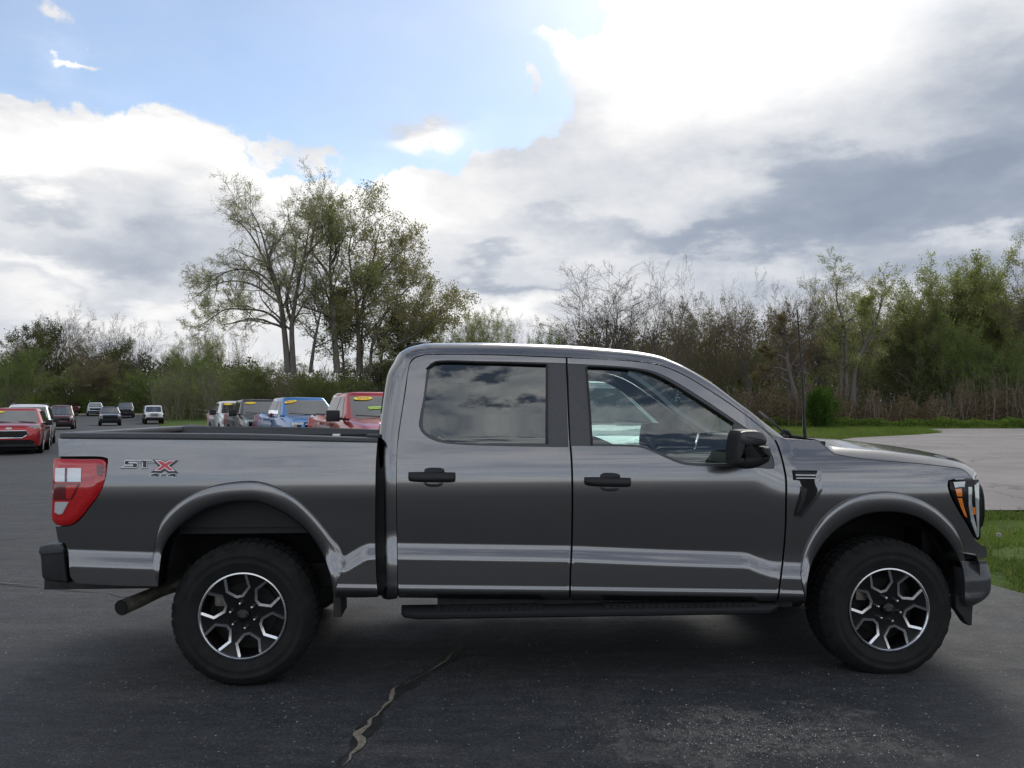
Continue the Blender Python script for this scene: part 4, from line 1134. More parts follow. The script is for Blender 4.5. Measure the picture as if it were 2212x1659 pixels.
# wheels ------------------------------------------------------------------------------
TR, RR = .398, .2425
def wheel(x, side, y_face, z, spin):
    wz = empty('wheel', (x, 0, 0), 0, TRUCK)
    sg = -1 if side < 0 else 1
    def P3(me): return me
    # lathe profile: offset measured outward (positive = outside)
    W = .275
    prof = [(.225, -.02), (.245, -.005), (.262, .006), (.285, .013), (.292, .017), (.300, .017), (.304, .0145), (.325, .016), (.330, .019), (.338, .0185), (.342, .014), (.352, .008), (.374, -.012), (.388, -.034), (.394, -.055), (.394, -W + .03), (.36, -W), (.25, -W + .03)]
    Mx = Matrix.Translation((0, 0, z))
    def fin(mb, name, m, parent, sharp=35):
        mb.v = [(a, y_face * 1.0 + sg * b, c + z) if False else (a, sg * (abs(y_face) + b), c + z) for a, b, c in mb.v]
        return mb.build(name, m, parent, True, sharp)
    t = fin(MB().lathe(prof, 72), 'tyre', M['rubber'], wz, 50)
    tr = MB()
    n = 52
    for k in range(n):                              # shoulder lugs
        th = 2 * math.pi * k / n; hw = math.pi / n * (.78 if k % 2 else .70)
        for (r0, r1, o0, o1) in ((.372, .3985, -.022 if k % 2 else -.027, -.12),):
            v = []
            for a in (th - hw, th + hw):
                for r, o in ((r0, o0 + .016), (r1, o0 - .022), (r1, o1), (r0, o1)):
                    v.append((r * math.cos(a), o, r * math.sin(a)))
            tr.add(v, [(0, 1, 2, 3), (7, 6, 5, 4), (0, 4, 5, 1), (1, 5, 6, 2), (2, 6, 7, 3), (3, 7, 4, 0)])
        for o0, o1 in ((-.13, -.18), (-.19, -.25)):
            v = []
            for a in (th - hw + (.05 if o0 < -.18 else 0), th + hw + (.05 if o0 < -.18 else 0)):
                for r, o in ((.385, o0), (.3985, o0 - .004), (.3985, o1), (.385, o1)):
                    v.append((r * math.cos(a), o, r * math.sin(a)))
            tr.add(v, [(0, 1, 2, 3), (7, 6, 5, 4), (0, 4, 5, 1), (1, 5, 6, 2), (2, 6, 7, 3), (3, 7, 4, 0)])
    fin(tr, 'tyre_tread', M['rubber'], wz, 30)
    # rim barrel and dark back
    fin(MB().lathe([(.243, -.004), (.236, .002), (.228, -.004), (.222, -.02), (.215, -.10), (.215, -.2)], 64), 'rim_barrel', M['gloss_black'], wz)
    fin(MB().lathe([(.002, -.12), (.10, -.12), (.165, -.115), (.165, -.14), (.215, -.15)], 48), 'brake_disc', M['frame_black'], wz)
    # spoke face with six five-sided openings
    Rf = .2425
    def loop(k, grow=0.0):
        a0 = R(spin + 60 * k)
        pts = [(.915, -.235), (.60, -.255), (.43, -.065), (.43, .065), (.60, .255), (.915, .235)]
        P_ = np.array([(a * Rf, b * Rf) for a, b in pts])
        if grow: P_ = inset_poly(P_, -grow)
        c, s_ = math.cos(a0), math.sin(a0)
        return np.array([(a * c - b * s_, a * s_ + b * c) for a, b in P_])
    dome = lambda r: -.030 + .022 * (r / Rf) ** 2 * 1.0
    disc = np.array([(.932 * Rf * math.cos(2 * math.pi * k / 64), .932 * Rf * math.sin(2 * math.pi * k / 64)) for k in range(64)])
    V, T = tri2d([disc] + [loop(k, .001) for k in range(6)], .02)
    rr_ = np.linalg.norm(V, axis=1)
    fo = MB()
    nV = len(V)
    v = [(a, dome(r), b) for (a, b), r in zip(V, rr_)] + [(a, dome(r) - .045, b) for (a, b), r in zip(V, rr_)]
    E = {}
    for tt in T:
        for i in range(3):
            e = (int(tt[i]), int(tt[(i + 1) % 3])); E[e] = 1
    bd = [e for e in E if (e[1], e[0]) not in E]
    fo.add(v, [tuple(int(i) for i in tt) for tt in T] + [(a, b, b + nV, a + nV) for a, b in bd])
    face = fin(fo, 'rim_face', M['gloss_black'], wz, 30)
    # machined edges
    for k in range(6):
        o_ = loop(k, .0065); i_ = loop(k, -.0075); n_ = len(o_)
        mb = MB(); v = []
        for (a, b) in o_: v.append((a, dome(math.hypot(a, b)) + .0005, b))
        for (a, b) in o_: v.append((a, dome(math.hypot(a, b)) + .007, b))
        for (a, b) in i_: v.append((a, dome(math.hypot(a, b)) + .005, b))
        for (a, b) in i_: v.append((a, dome(math.hypot(a, b)) - .012, b))
        f = []
        for r_ in range(3):
            for j in range(n_ - 1): f.append((r_ * n_ + j, r_ * n_ + j + 1, r_ * n_ + n_ + j + 1, r_ * n_ + n_ + j))
        mb.add(v, f); fin(mb, 'spoke_edge', M['silver'], face, 25)
    fin(MB().lathe([(.922 * Rf, -.012), (.93 * Rf, -.002), (.955 * Rf, .004), (.985 * Rf, .003), (1.0 * Rf, -.004)], 72), 'rim_ring', M['silver'], wz)
    fin(MB().lathe([(.0001, -.004), (.026, -.005), (.034, -.010), (.036, -.028)], 32), 'hub_cap', M['gloss_black'], wz)
    el = MB(); n_ = 28
    v = [(0, -.0025, 0)] + [(.022 * math.cos(2 * math.pi * k / n_), -.0028, .010 * math.sin(2 * math.pi * k / n_)) for k in range(n_)]
    el.add(v, [(0, 1 + k, 1 + (k + 1) % n_) for k in range(n_)])
    fin(el, 'hub_emblem', M['bpillar'], wz)
    for k in range(6):
        a = R(spin + 60 * k + 1)
        c, s_ = .068 * math.cos(a), .068 * math.sin(a)
        l = MB().lathe([(.0001, .004), (.006, .003), (.0095, -.003), (.0098, -.030)], 12)
        l.v = [(x_ + c, y_, z_ + s_) for x_, y_, z_ in l.v]
        fin(l, 'lug_nut', M['silver'], wz)
    cal = MB().box((-.17, -.11, .04), (-.10, -.06, .14), .012)
    fin(cal, 'brake_caliper', M['steel'], wz)
    return wz
wr_ = on_plane(524, 1330.4, -.945); wf_ = on_plane(1920.7, 1316.5, -.945)
print('wheel rear', wr_, 'front', wf_)
for x, z, sp in ((wr_.x, wr_.z, 41), (wf_.x, wf_.z, 44)):
    wheel(x, -1, .950, z, sp)
    wheel(x, 1, .950, z, sp)
# cabin ---------------------------------------------------------------------------------
inn = MB().box((.92, -.80, .62), (3.2, .80, .70)).box((2.75, -.78, .70), (3.25, .78, 1.22), .06)
inn.build('dashboard', M['seat'], TRUCK)
for x, lab in ((2.02, 0), (1.12, 0)):
    for y in (-.42, .42):
        s = MB().box((x, y - .25, .80), (x + .50, y + .25, 1.0), .06)
        b_ = MB().box((-.09, -.25, 0), (.06, .25, .62), .06).move(Matrix.Translation((x + .02, y, .95)) @ Matrix.Rotation(R(-14), 4, 'Y'))
        h = MB().box((-.05, -.13, 0), (.05, .13, .20), .045).move(Matrix.Translation((x - .16, y, 1.56)) @ Matrix.Rotation(R(-8), 4, 'Y'))
        so = s.build('seat', M['seat'], TRUCK); b_.build('seat_back', M['seat'], so); h.build('headrest', M['seat'], so)
sw = MB(); 
ring = [(.185 * math.cos(2 * math.pi * k / 32), .185 * math.sin(2 * math.pi * k / 32)) for k in range(33)]
Ms = Matrix.Translation((2.62, .42, 1.16)) @ Matrix.Rotation(R(-24), 4, 'Y')
sw.tube([Ms @ Vector((0, a, b)) for a, b in ring], .016, 8)
sw.tube([Ms @ Vector((0, -.18, 0)), Ms @ Vector((.03, 0, 0)), Ms @ Vector((0, .18, 0))], .02, 6).tube([Ms @ Vector((.03, 0, 0)), Ms @ Vector((.25, 0, -.05))], .03, 6)
sw.build('steering_wheel', M['black_plastic'], TRUCK)
MB().box((2.62, -.08, 1.70), (2.66, .16, 1.77), .02).build('rear_view_mirror', M['black_plastic'], TRUCK)
# ------------------------------------------------------------------ trees
def norm(a): return a / (np.linalg.norm(a, axis=-1, keepdims=True) + 1e-9)
def kids(Pp, Rp, k, t0, ang, ang_sd, lenf, n, wig, up, rng, rfac=.55, taper=.30, shrink=.6, lmin=0.0):
    """spawn k children on every parent polyline"""
    B, N, _ = Pp.shape
    t = t0 + (1 - t0) * (np.arange(k)[None] + rng.random((B, k))) / k
    x = np.clip(t * (N - 1), 0, N - 1.001); i = x.astype(int); f = (x - i)[..., None]
    b = np.arange(B)[:, None]
    p0 = Pp[b, i] * (1 - f) + Pp[b, i + 1] * f
    r0 = Rp[b, i] * (1 - f[..., 0]) + Rp[b, i + 1] * f[..., 0]
    tg = norm(Pp[b, i + 1] - Pp[b, i])
    rnd = rng.normal(size=(B, k, 3))
    pr = norm(rnd - tg * (rnd * tg).sum(-1, keepdims=True))
    a = np.radians(ang + ang_sd * rng.normal(size=(B, k)))[..., None]
    d = norm(tg * np.cos(a) + pr * np.sin(a))
    pl = np.linalg.norm(np.diff(Pp, axis=1), axis=2).sum(1)[:, None]
    L = np.maximum(pl * lenf * (1.08 - shrink * t) * rng.uniform(.7, 1.25, (B, k)), lmin)
    p0, d, L, r0 = p0.reshape(-1, 3), d.reshape(-1, 3), L.reshape(-1), r0.reshape(-1)
    pts = [p0]; q = p0
    for j in range(n - 1):
        d = norm(d + wig * rng.normal(size=d.shape) + np.array([0, 0, up]))
        q = q + d * (L / (n - 1))[:, None]; pts.append(q)
    P2 = np.stack(pts, 1)
    R2 = (r0 * rfac)[:, None] * np.linspace(1, taper, n)[None]
    return P2, R2
def tubes(Pp, Rp, K):
    B, N, _ = Pp.shape
    tg = np.empty_like(Pp)
    tg[:, 1:-1] = Pp[:, 2:] - Pp[:, :-2]; tg[:, 0] = Pp[:, 1] - Pp[:, 0]; tg[:, -1] = Pp[:, -1] - Pp[:, -2]
    tg = norm(tg)
    ref = np.where(np.abs(tg[..., 2:3]) > .9, np.array([1., 0, 0]), np.array([0, 0, 1.]))
    a = norm(np.cross(tg, ref)); c = np.cross(tg, a)
    th = np.arange(K) * 2 * np.pi / K
    V = Pp[:, :, None] + (a[:, :, None] * np.cos(th)[None, None, :, None] + c[:, :, None] * np.sin(th)[None, None, :, None]) * Rp[:, :, None, None]
    idx = np.arange(B * N * K).reshape(B, N, K)
    q = np.stack([idx[:, :-1], np.roll(idx, -1, 2)[:, :-1], np.roll(idx, -1, 2)[:, 1:], idx[:, 1:]], -1).reshape(-1, 4)
    return V.reshape(-1, 3), q
def leaf_quads(C, size, rng, aspect=.6, droop=0.0):
    n = len(C)
    a = norm(rng.normal(size=(n, 3)) + np.array([0, 0, -droop])); r = rng.normal(size=(n, 3)); b = norm(np.cross(a, r))
    s = size * rng.uniform(.6, 1.4, (n, 1))
    V = np.stack([C - a * s * .5, C + b * s * aspect * .5, C + a * s * .5, C - b * s * aspect * .5], 1).reshape(-1, 3)
    return V, np.arange(4 * n).reshape(n, 4)
def along(Pp, per, rng, spread, t0=.3):
    B, N, _ = Pp.shape
    t = t0 + (1 - t0) * rng.random((B, per)); x = np.clip(t * (N - 1), 0, N - 1.001); i = x.astype(int); f = (x - i)[..., None]
    b = np.arange(B)[:, None]
    return (Pp[b, i] * (1 - f) + Pp[b, i + 1] * f + rng.normal(size=(B, per, 3)) * spread).reshape(-1, 3)
def curve(pts, n):
    pts = np.array(pts, float); m = len(pts)
    L = np.concatenate([[0], np.cumsum(np.linalg.norm(np.diff(pts, axis=0), axis=1))])
    t = np.linspace(0, L[-1], n)
    out = np.stack([np.interp(t, L, pts[:, c]) for c in range(3)], 1)
    for _ in range(2): out[1:-1] = .5 * out[1:-1] + .25 * (out[:-2] + out[2:])
    return out

def bark(w, b):
    p = objc(w)
    n = w.noise(w.v('MULTIPLY', p, (1, 1, .25)), 9.0, 5, .7)
    w.l.new(w.ramp(n, [(.3, (.075, .066, .056)), (.7, (.17, .15, .128))]), b.inputs['Base Color'])
M['bark'] = mat('bark', (.08, .07, .06), .9, 0, .15, build=bark)
M['twig'] = mat('twig_bark', (.17, .145, .115), .9, 0, .15, build=var((.17, .145, .115), .35, 1.5))
M['twig_hero'] = mat('glare_pale_twig_bark', (.27, .24, .18), .9, 0, .15, build=var((.27, .24, .18), .3, 1.5))  # twig colour lightened to carry the veiling glare of the bright sky
M['twig_dark'] = mat('dark_twig_bark', (.095, .08, .068), .9, 0, .15, build=var((.095, .08, .068), .35, 1.5))
M['twig_red'] = mat('reddish_twig_bark', (.125, .092, .075), .9, 0, .15, build=var((.125, .092, .075), .35, 1.5))
LEAF = {
 'pale': leaf_mat('pale_spring_leaf', [(0.285, 0.315, 0.112), (0.375, 0.390, 0.165), (0.225, 0.270, 0.090)], .55),
 'fresh': leaf_mat('fresh_green_leaf', [(0.119, 0.188, 0.035), (0.175, 0.250, 0.056), (0.088, 0.138, 0.030)], .5),
 'mid': leaf_mat('mid_green_leaf', [(0.128, 0.169, 0.051), (0.176, 0.209, 0.074), (0.101, 0.128, 0.043)], .5),
 'dark': leaf_mat('dark_green_leaf', [(0.072, 0.091, 0.034), (0.104, 0.120, 0.047), (0.091, 0.086, 0.042)], .45),
 'olive': leaf_mat('olive_bud', [(0.189, 0.162, 0.081), (0.223, 0.203, 0.101), (0.155, 0.124, 0.070)], .5),
 'maroon': leaf_mat('reddish_young_leaf', [(0.210, 0.147, 0.081), (0.168, 0.175, 0.070), (0.238, 0.175, 0.098)], .5),
 'hero_glare_pale': leaf_mat('glare_pale_yellow_green_leaf', [(.40, .43, .17), (.47, .47, .22), (.34, .38, .13)], .6),  # pale new leaf with the sky's glare mixed into the colour
 'hero_mid': leaf_mat('glare_light_green_leaf', [(.28, .34, .12), (.34, .38, .16), (.24, .29, .10)], .6),  # green lifted in the colour itself to imitate hazy sky glare
 'hero_red': leaf_mat('glare_tan_young_leaf', [(.33, .27, .15), (.29, .32, .13), (.36, .29, .17)], .6),  # reddish young leaf, its colour brightened to stand for glare
 'bright': leaf_mat('bright_green_leaf', [(.050, .105, .018), (.075, .135, .028), (.040, .080, .014)], .45),
 'brush': leaf_mat('brown_brush_leaf', [(.105, .100, .052), (0.138, 0.094, 0.068), (0.160, 0.116, 0.083), (0.116, 0.097, 0.061)], .3),
}
# kind: trunk forks, spread angle, upward pull, leaf kind, leaves per twig, leaf size, crown start
KINDS = {
 'bare':   dict(tr=(3, 5), ang=40, up=.06, leaf='olive', per=0, ls=.05, t0=.22, tw='twig_dark', tk=.9, sub=(8, 7, 6, 4)),
 'bared':  dict(tr=(2, 3), ang=48, up=.04, leaf='maroon', per=1, ls=.06, t0=.30, tw='twig_red', sub=(12, 8, 6, 5)),
 'willow': dict(tr=(2, 3), ang=46, up=.03, leaf='pale', per=3, ls=.12, t0=.30, tw='twig', sub=(12, 9, 7, 4)),
 'green':  dict(tr=(2, 3), ang=50, up=.03, leaf='mid', per=4, ls=.15, t0=.15, tw='twig', sub=(13, 9, 6, 3)),
 'fresh':  dict(tr=(3, 4), ang=54, up=.02, leaf='fresh', per=3, ls=.16, t0=.05, tw='twig', sub=(12, 9, 6, 3)),
 'olive':  dict(tr=(2, 3), ang=46, up=.05, leaf='olive', per=3, ls=.12, t0=.18, tw='twig', sub=(12, 9, 6, 4)),
 'full':   dict(tr=(3, 4), ang=48, up=.03, leaf='pale', per=5, ls=.15, t0=.16, tw='twig', sub=(12, 9, 6, 4)),
 'dark':   dict(tr=(1, 2), ang=58, up=.02, leaf='dark', per=5, ls=.18, t0=.08, tw='twig', sub=(17, 9, 6, 3)),
}
def tree_mesh(kind, H, Wd, seed, trunks=None, spec=None):
    """returns (trunk mesh, crown mesh); trunk base at the origin"""
    k = dict(KINDS[kind]); k.update(spec or {})
    rng = np.random.default_rng(seed)
    tv, tq, cv, cq, lv = [], [], [], [], None
    if trunks is None:
        n = rng.integers(k['tr'][0], k['tr'][1] + 1); P0 = []
        for i in range(n):
            a = 2 * math.pi * (i + rng.random()) / n; s = (Wd * .22 if n > 1 else Wd * .05)
            h = H * rng.uniform(.60, .76)
            mid = np.array([math.cos(a) * s * .35, math.sin(a) * s * .35, h * .45]) + rng.normal(size=3) * Wd * .035
            top = np.array([math.cos(a) * s, math.sin(a) * s, h]) + rng.normal(size=3) * Wd * .05 * np.array([1, 1, .2])
            P0.append(curve([(rng.normal() * .15, rng.normal() * .15, -.3), (0, 0, .6), mid, (mid + top) / 2 + rng.normal(size=3) * Wd * .035, top], 16))
        P0 = np.stack(P0); r = H * .014 * (1.25 if n == 1 else .9)
        R0 = np.tile(r * np.linspace(1, .14, 16), (n, 1))
        R0[:, 0] *= 1.5
    else:
        P0 = np.stack([curve(p, 20) for p, _, _ in trunks])
        R0 = np.stack([np.linspace(a, b, 20) for _, a, b in trunks])
    off = [0]
    def put(V, Q, tl):
        pass
    s1, s2, s3, s4 = k['sub']
    lf = Wd / H
    P1, R1 = kids(P0, R0, s1, k['t0'], k['ang'], 12, (.62 if trunks is None else k.get('l1', .34)), 10, .13, k['up'], rng, .55, .22, .35)
    P2, R2 = kids(P1, R1, s2, .12, 42, 14, .50, 7, .15, k['up'] * .9, rng, .6, .3, .5)
    P3, R3 = kids(P2, R2, s3, .15, 40, 14, .52, 5, .17, k['up'] * .7, rng, .62, .4, .5)
    P4, R4 = kids(P3, R3, s4, .2, 38, 16, .60, 3, .18, k['up'] * .5, rng, .7, .5, .4)
    tk = k.get('tk', 1.0)
    R3 = np.maximum(R3, .007 * tk); R4 = np.maximum(R4, .005 * tk); R2 = np.maximum(R2, .011 * tk)
    def join(parts):
        o = 0; VV, QQ = [], []
        for V, Q in parts:
            VV.append(V); QQ.append(Q + o); o += len(V)
        return np.concatenate(VV), np.concatenate(QQ)
    Vt, Qt = join([tubes(P0, R0, 9), tubes(P1, R1, 5)])
    Vw, Qw = join([tubes(P2, R2, 4), tubes(P3, R3, 3), tubes(P4, R4, 3)])
    C = along(P4, max(1, k['per']), rng, k['ls'] * 1.2)
    if k['per'] == 0: C = C[::4]
    if k['per'] > 3: C = np.concatenate([C, along(P3, k['per'], rng, k['ls'] * 1.2)])
    Vl, Ql = leaf_quads(C, k['ls'], rng, .7)
    me_t = mesh_np('trunk', Vt, [Qt], [M['bark']])
    V = np.concatenate([Vw, Vl])
    global LAST_SIZE
    LAST_SIZE = (2 * float(np.percentile(np.hypot(Vw[:, 0], Vw[:, 1]), 93)), float(np.percentile(Vw[:, 2], 99.7)))
    me_c = mesh_np('crown', V, [Qw, Ql + len(Vw)], [M[k['tw']], LEAF[k['leaf']]], [0, 1])
    return me_t, me_c, LAST_SIZE
def place_tree(meshes, base, label, cat='tree', name='tree', group=None, sx=1.0, sz=1.0, rz=0.0):
    o = empty(name, base, rz)
    o.scale = (sx, sx, sz)
    tag(o, label, cat, group)
    link('trunk', meshes[0], o); link('crown', meshes[1], o)
    return o
def base_at(u, Y):
    p = at(u, 884, Y); return Vector((p.x, Y, gz(Y) - .04))
def top_z(u, v, Y): return at(u, v, Y).z

# --- the two big trees behind the row of pickups ---
YH = 46.0
def hp(u, v, dy=0.0):
    p = at(u, v, YH + dy); return (p.x, p.y, p.z)
zmA = lambda x, y: ((600 + x * .5877) * .54004, (650 + y * .5877) * .54004)
def limb(L, b, dys=None):
    out = []
    for i, (x, y) in enumerate(L):
        u, v = zmA(x, y); dy = (dys[i] if dys else 0)
        p = hp(u, v, dy); out.append((p[0] - b[0], p[1] - b[1], p[2] - b[2]))
    return out
bA = base_at(622, YH)
A_tr = [
 ([(940, 1430), (925, 1250), (905, 1060), (890, 950), (850, 830), (800, 700), (740, 590), (690, 480), (600, 400), (500, 330), (400, 280)], .24, .025, [0, 0, 0, 0, .3, .6, .9, 1.2, 1.5, 1.7, 2]),
 ([(915, 1100), (890, 930), (850, 780), (810, 690), (780, 540), (740, 420), (690, 330), (620, 230), (560, 160)], .15, .02, [0, -.3, -.6, -.9, -1.2, -1.5, -1.8, -2, -2.2]),
 ([(975, 1430), (965, 1200), (960, 1080), (990, 960), (1010, 800), (1050, 640), (1070, 520), (1090, 400), (1075, 280), (1040, 170)], .23, .022, [0, 0, -.2, -.5, -.8, -1, -1.2, -1.4, -1.6, -1.8]),
 ([(960, 1080), (925, 980), (940, 860), (985, 700), (1000, 560), (960, 440), (930, 330), (880, 210)], .13, .02, [0, .3, .8, 1.2, 1.6, 1.9, 2.2, 2.4]),
 ([(900, 1110), (850, 1050), (770, 1005), (690, 1000), (600, 1000), (530, 985), (470, 1020), (410, 1070), (350, 1110), (300, 1105)], .095, .018, [0, -.4, -.9, -1.3, -1.6, -2, -2.3, -2.6, -2.8, -3]),
 ([(885, 960), (830, 920), (760, 860), (690, 825), (610, 803), (520, 805), (440, 830), (370, 860), (330, 910), (250, 940)], .095, .018, [0, .5, .9, 1.3, 1.7, 2, 2.2, 2.5, 2.7, 3]),
 ([(830, 830), (760, 760), (690, 730), (620, 722), (540, 735), (470, 770), (400, 830), (370, 890)], .075, .016, [0, -.2, -.4, -.5, -.4, -.2, 0, .2]),
 ([(1050, 640), (1110, 580), (1180, 510), (1220, 440), (1250, 330), (1265, 210)], .10, .018, [-1, -.5, 0, .5, .9, 1.2]),
]
def make_hero(name, b, trunks, kind, spec, label, seed, W_, H_, cut=.83):
    tr = []
    for L, a, c, dys in trunks:
        q = curve(limb(L, b, dys), 40); tr.append((q[:int(40 * (.97 if L[-1][1] > 880 else cut))], a * .78, c))
    ms = tree_mesh(kind, H_, W_, seed, tr, spec)
    return place_tree(ms, b, label, name=name)
make_hero('tree', bA, A_tr, 'willow', dict(sub=(11, 9, 6, 5), t0=.24, per=1, ls=.062, leaf='hero_glare_pale', tw='twig_hero', ang=44, up=.0, l1=.34, tk=.7), 'big spreading tree with long drooping limbs on its left and pale new leaves', 11, 7.0, 13.5)
bB = base_at(722, YH + 1)
B_tr = [
 ([(1275, 1430), (1255, 1200), (1245, 1050), (1235, 900), (1225, 760), (1225, 620), (1240, 480), (1290, 370), (1330, 260), (1330, 130)], .26, .022, [1, 1, 1, 1, .8, .6, .4, .2, 0, -.2]),
 ([(1225, 790), (1185, 710), (1130, 650), (1090, 590), (1110, 470), (1160, 340), (1175, 220)], .12, .018, [1, 1.3, 1.6, 1.8, 2, 2.1, 2.2]),
 ([(1240, 680), (1270, 620), (1255, 520), (1210, 430), (1190, 300)], .10, .018, [.8, .3, -.2, -.6, -.9]),
 ([(1090, 1430), (1115, 1250), (1150, 1060), (1190, 930), (1160, 800), (1110, 700)], .15, .02, [1, .6, .2, -.2, -.5, -.8]),
 ([(1250, 900), (1320, 860), (1420, 830), (1500, 790), (1540, 700)], .07, .016, [1, .8, .4, 0, -.3]),
]
make_hero('tree', bB, B_tr, 'green', dict(sub=(10, 8, 6, 5), t0=.22, per=1, ls=.08, leaf='hero_mid', tw='twig_hero', ang=46, up=.03, l1=.42, tk=.75), 'tall tree with one dark upright trunk in the middle of the clump behind the pickups', 23, 5.5, 13.5)
bC = base_at(790, YH + 2.5)
C_tr = [
 ([(1420, 1430), (1420, 1180), (1410, 1000), (1400, 850), (1360, 720), (1345, 560), (1400, 420), (1470, 320), (1490, 220)], .20, .02, [2.5, 2.4, 2.2, 2, 1.8, 1.6, 1.4, 1.2, 1]),
 ([(1420, 1100), (1460, 900), (1500, 760), (1530, 600), (1560, 450), (1590, 330), (1640, 370)], .13, .018, [2.4, 2.8, 3, 3.2, 3.4, 3.6, 3.7]),
 ([(1410, 960), (1520, 800), (1620, 700), (1720, 590), (1800, 530), (1880, 500)], .11, .016, [2.2, 1.8, 1.4, 1, .6, .3]),
 ([(1500, 1430), (1505, 1250), (1560, 1100), (1640, 970), (1740, 870), (1830, 780), (1900, 700)], .14, .016, [2.5, 2.3, 2, 1.7, 1.3, .9, .5]),
 ([(1540, 1200), (1660, 1120), (1780, 1060), (1880, 980), (1960, 880)], .09, .016, [2.3, 2.7, 3.1, 3.5, 3.8]),
 ([(1560, 1300), (1680, 1240), (1800, 1180), (1900, 1090), (2020, 1000), (2080, 940)], .085, .014, [2, 1.6, 1.2, .8, .4, 0]),
 ([(1400, 1150), (1330, 1060), (1290, 960), (1300, 850)], .07, .016, [2.4, 2.7, 3, 3.2]),
]
make_hero('tree', bC, C_tr, 'green', dict(sub=(12, 8, 6, 4), t0=.12, per=2, ls=.10, leaf='hero_red', tw='twig_hero', ang=48, up=.03, l1=.46, tk=.75), 'leafy tree with reddish young leaves right above the grey cab', 31, 6.0, 12.5)
bD = base_at(830, YH + 5)
D_tr = [([(1440, 1430), (1440, 1200), (1450, 1000), (1470, 850), (1480, 720)], .12, .02, [5] * 5), ([(1320, 1430), (1310, 1250), (1290, 1100), (1270, 980)], .10, .02, [5] * 4), ([(1560, 1430), (1590, 1250), (1620, 1100), (1660, 1000)], .1, .02, [5] * 4), ([(1700, 1430), (1740, 1280), (1790, 1180), (1850, 1120)], .08, .02, [5] * 4)]
make_hero('tree', bD, D_tr, 'fresh', dict(sub=(12, 9, 6, 3), t0=.10, per=2, ls=.12, leaf='mid', ang=50, up=.04, l1=.5), 'low green tree filling the foot of the clump', 37, 4.6, 8.0)

# --- shared tree meshes for the wood around the lot ---
LIB = {k: [tree_mesh(k, 14.0, 9.0, 100 + 7 * i + 13 * s) for s in range(n)] for i, (k, n) in enumerate((('bare', 3), ('bared', 3), ('willow', 3), ('green', 2), ('fresh', 2), ('olive', 3), ('dark', 2), ('full', 3)))}
_cnt = {}
def wood_tree(kind, u, Y, vtop, wpx, label, group=None, cat='tree', name='tree', lean=0.0):
    i = _cnt.get(kind, 0); _cnt[kind] = i + 1
    ms = LIB[kind][i % len(LIB[kind])]
    b = base_at(u, Y)
    H = top_z(u, vtop, Y) - b.z
    W_ = wpx / F * Y * 1.22
    o = place_tree(ms, b, label, cat, name, group, W_ / ms[2][0], H / ms[2][1], random.uniform(0, 6.28))
    if lean: o.rotation_euler = (0, R(lean), 0)
    return o
RIGHT = [
 ('bare', 1320, 72, 585, 250, 'bare many stemmed tree fanning out above the middle of the grey roof'),
 ('bare', 1440, 70, 562, 150, 'tall bare tree whose fine twigs reach highest above the front of the grey roof'),
 ('olive', 1478, 88, 650, 140, 'rounded brownish budding tree just right of the tallest bare tree'),
 ('olive', 1545, 92, 640, 150, 'olive budding tree above the upper edge of the windscreen'),
 ('bared', 1625, 84, 588, 130, 'thin reddish bare tree left of the truck aerial, tips against the grey cloud'),
 ('bared', 1712, 86, 603, 125, 'crooked bare reddish tree directly behind the tip of the truck aerial'),
 ('bared', 1775, 90, 592, 90, 'narrow bare tree with one crooked top just right of the aerial'),
 ('willow', 1850, 86, 622, 130, 'pale green airy tree with a dark forked trunk right of the aerial'),
 ('full', 1948, 92, 606, 140, 'round topped pale tree on a dark trunk, second pale crown from the right'),
 ('dark', 1985, 84, 660, 110, 'dark dense tree behind the slope of the hood'),
 ('full', 2078, 90, 556, 190, 'large green willow like tree left of the one at the right picture edge'),
 ('full', 2185, 88, 541, 210, 'tall green willow like tree at the right edge of the picture'),
 ('bared', 2262, 80, 505, 130, 'tree with reddish twigs cut off by the right edge of the picture'),
 ('fresh', 2055, 82, 690, 130, 'low fresh green tree below the two large willow like trees'),
 ('fresh', 2160, 80, 730, 140, 'bushy green tree low at the right edge of the wood'),
 ('green', 1905, 100, 700, 150, 'mid green tree low behind the leaning trunk'),
 ('green', 1590, 98, 715, 160, 'mid green tree low behind the windscreen'),
 ('olive', 1400, 98, 700, 160, 'low brownish tree behind the bare tree above the roof'),
 ('olive', 1690, 102, 690, 130, 'brown budding tree low behind the crooked bare trees'),
 ('olive', 1790, 104, 690, 130, 'brown budding tree low behind the truck aerial'),
 ('willow', 1040, 96, 668, 100, 'pale airy tree seen over the rear corner of the grey roof'),
 ('bare', 1112, 100, 680, 85, 'small bare pale tree above the rear of the grey roof'),
 ('fresh', 1178, 92, 703, 80, 'small fresh green tree showing just above the grey roof'),
 ('olive', 1225, 96, 700, 90, 'small brownish tree showing just above the middle of the roof'),
 ('green', 955, 84, 700, 90, 'small dark green tree left of the roof fin of the grey pickup'),
]
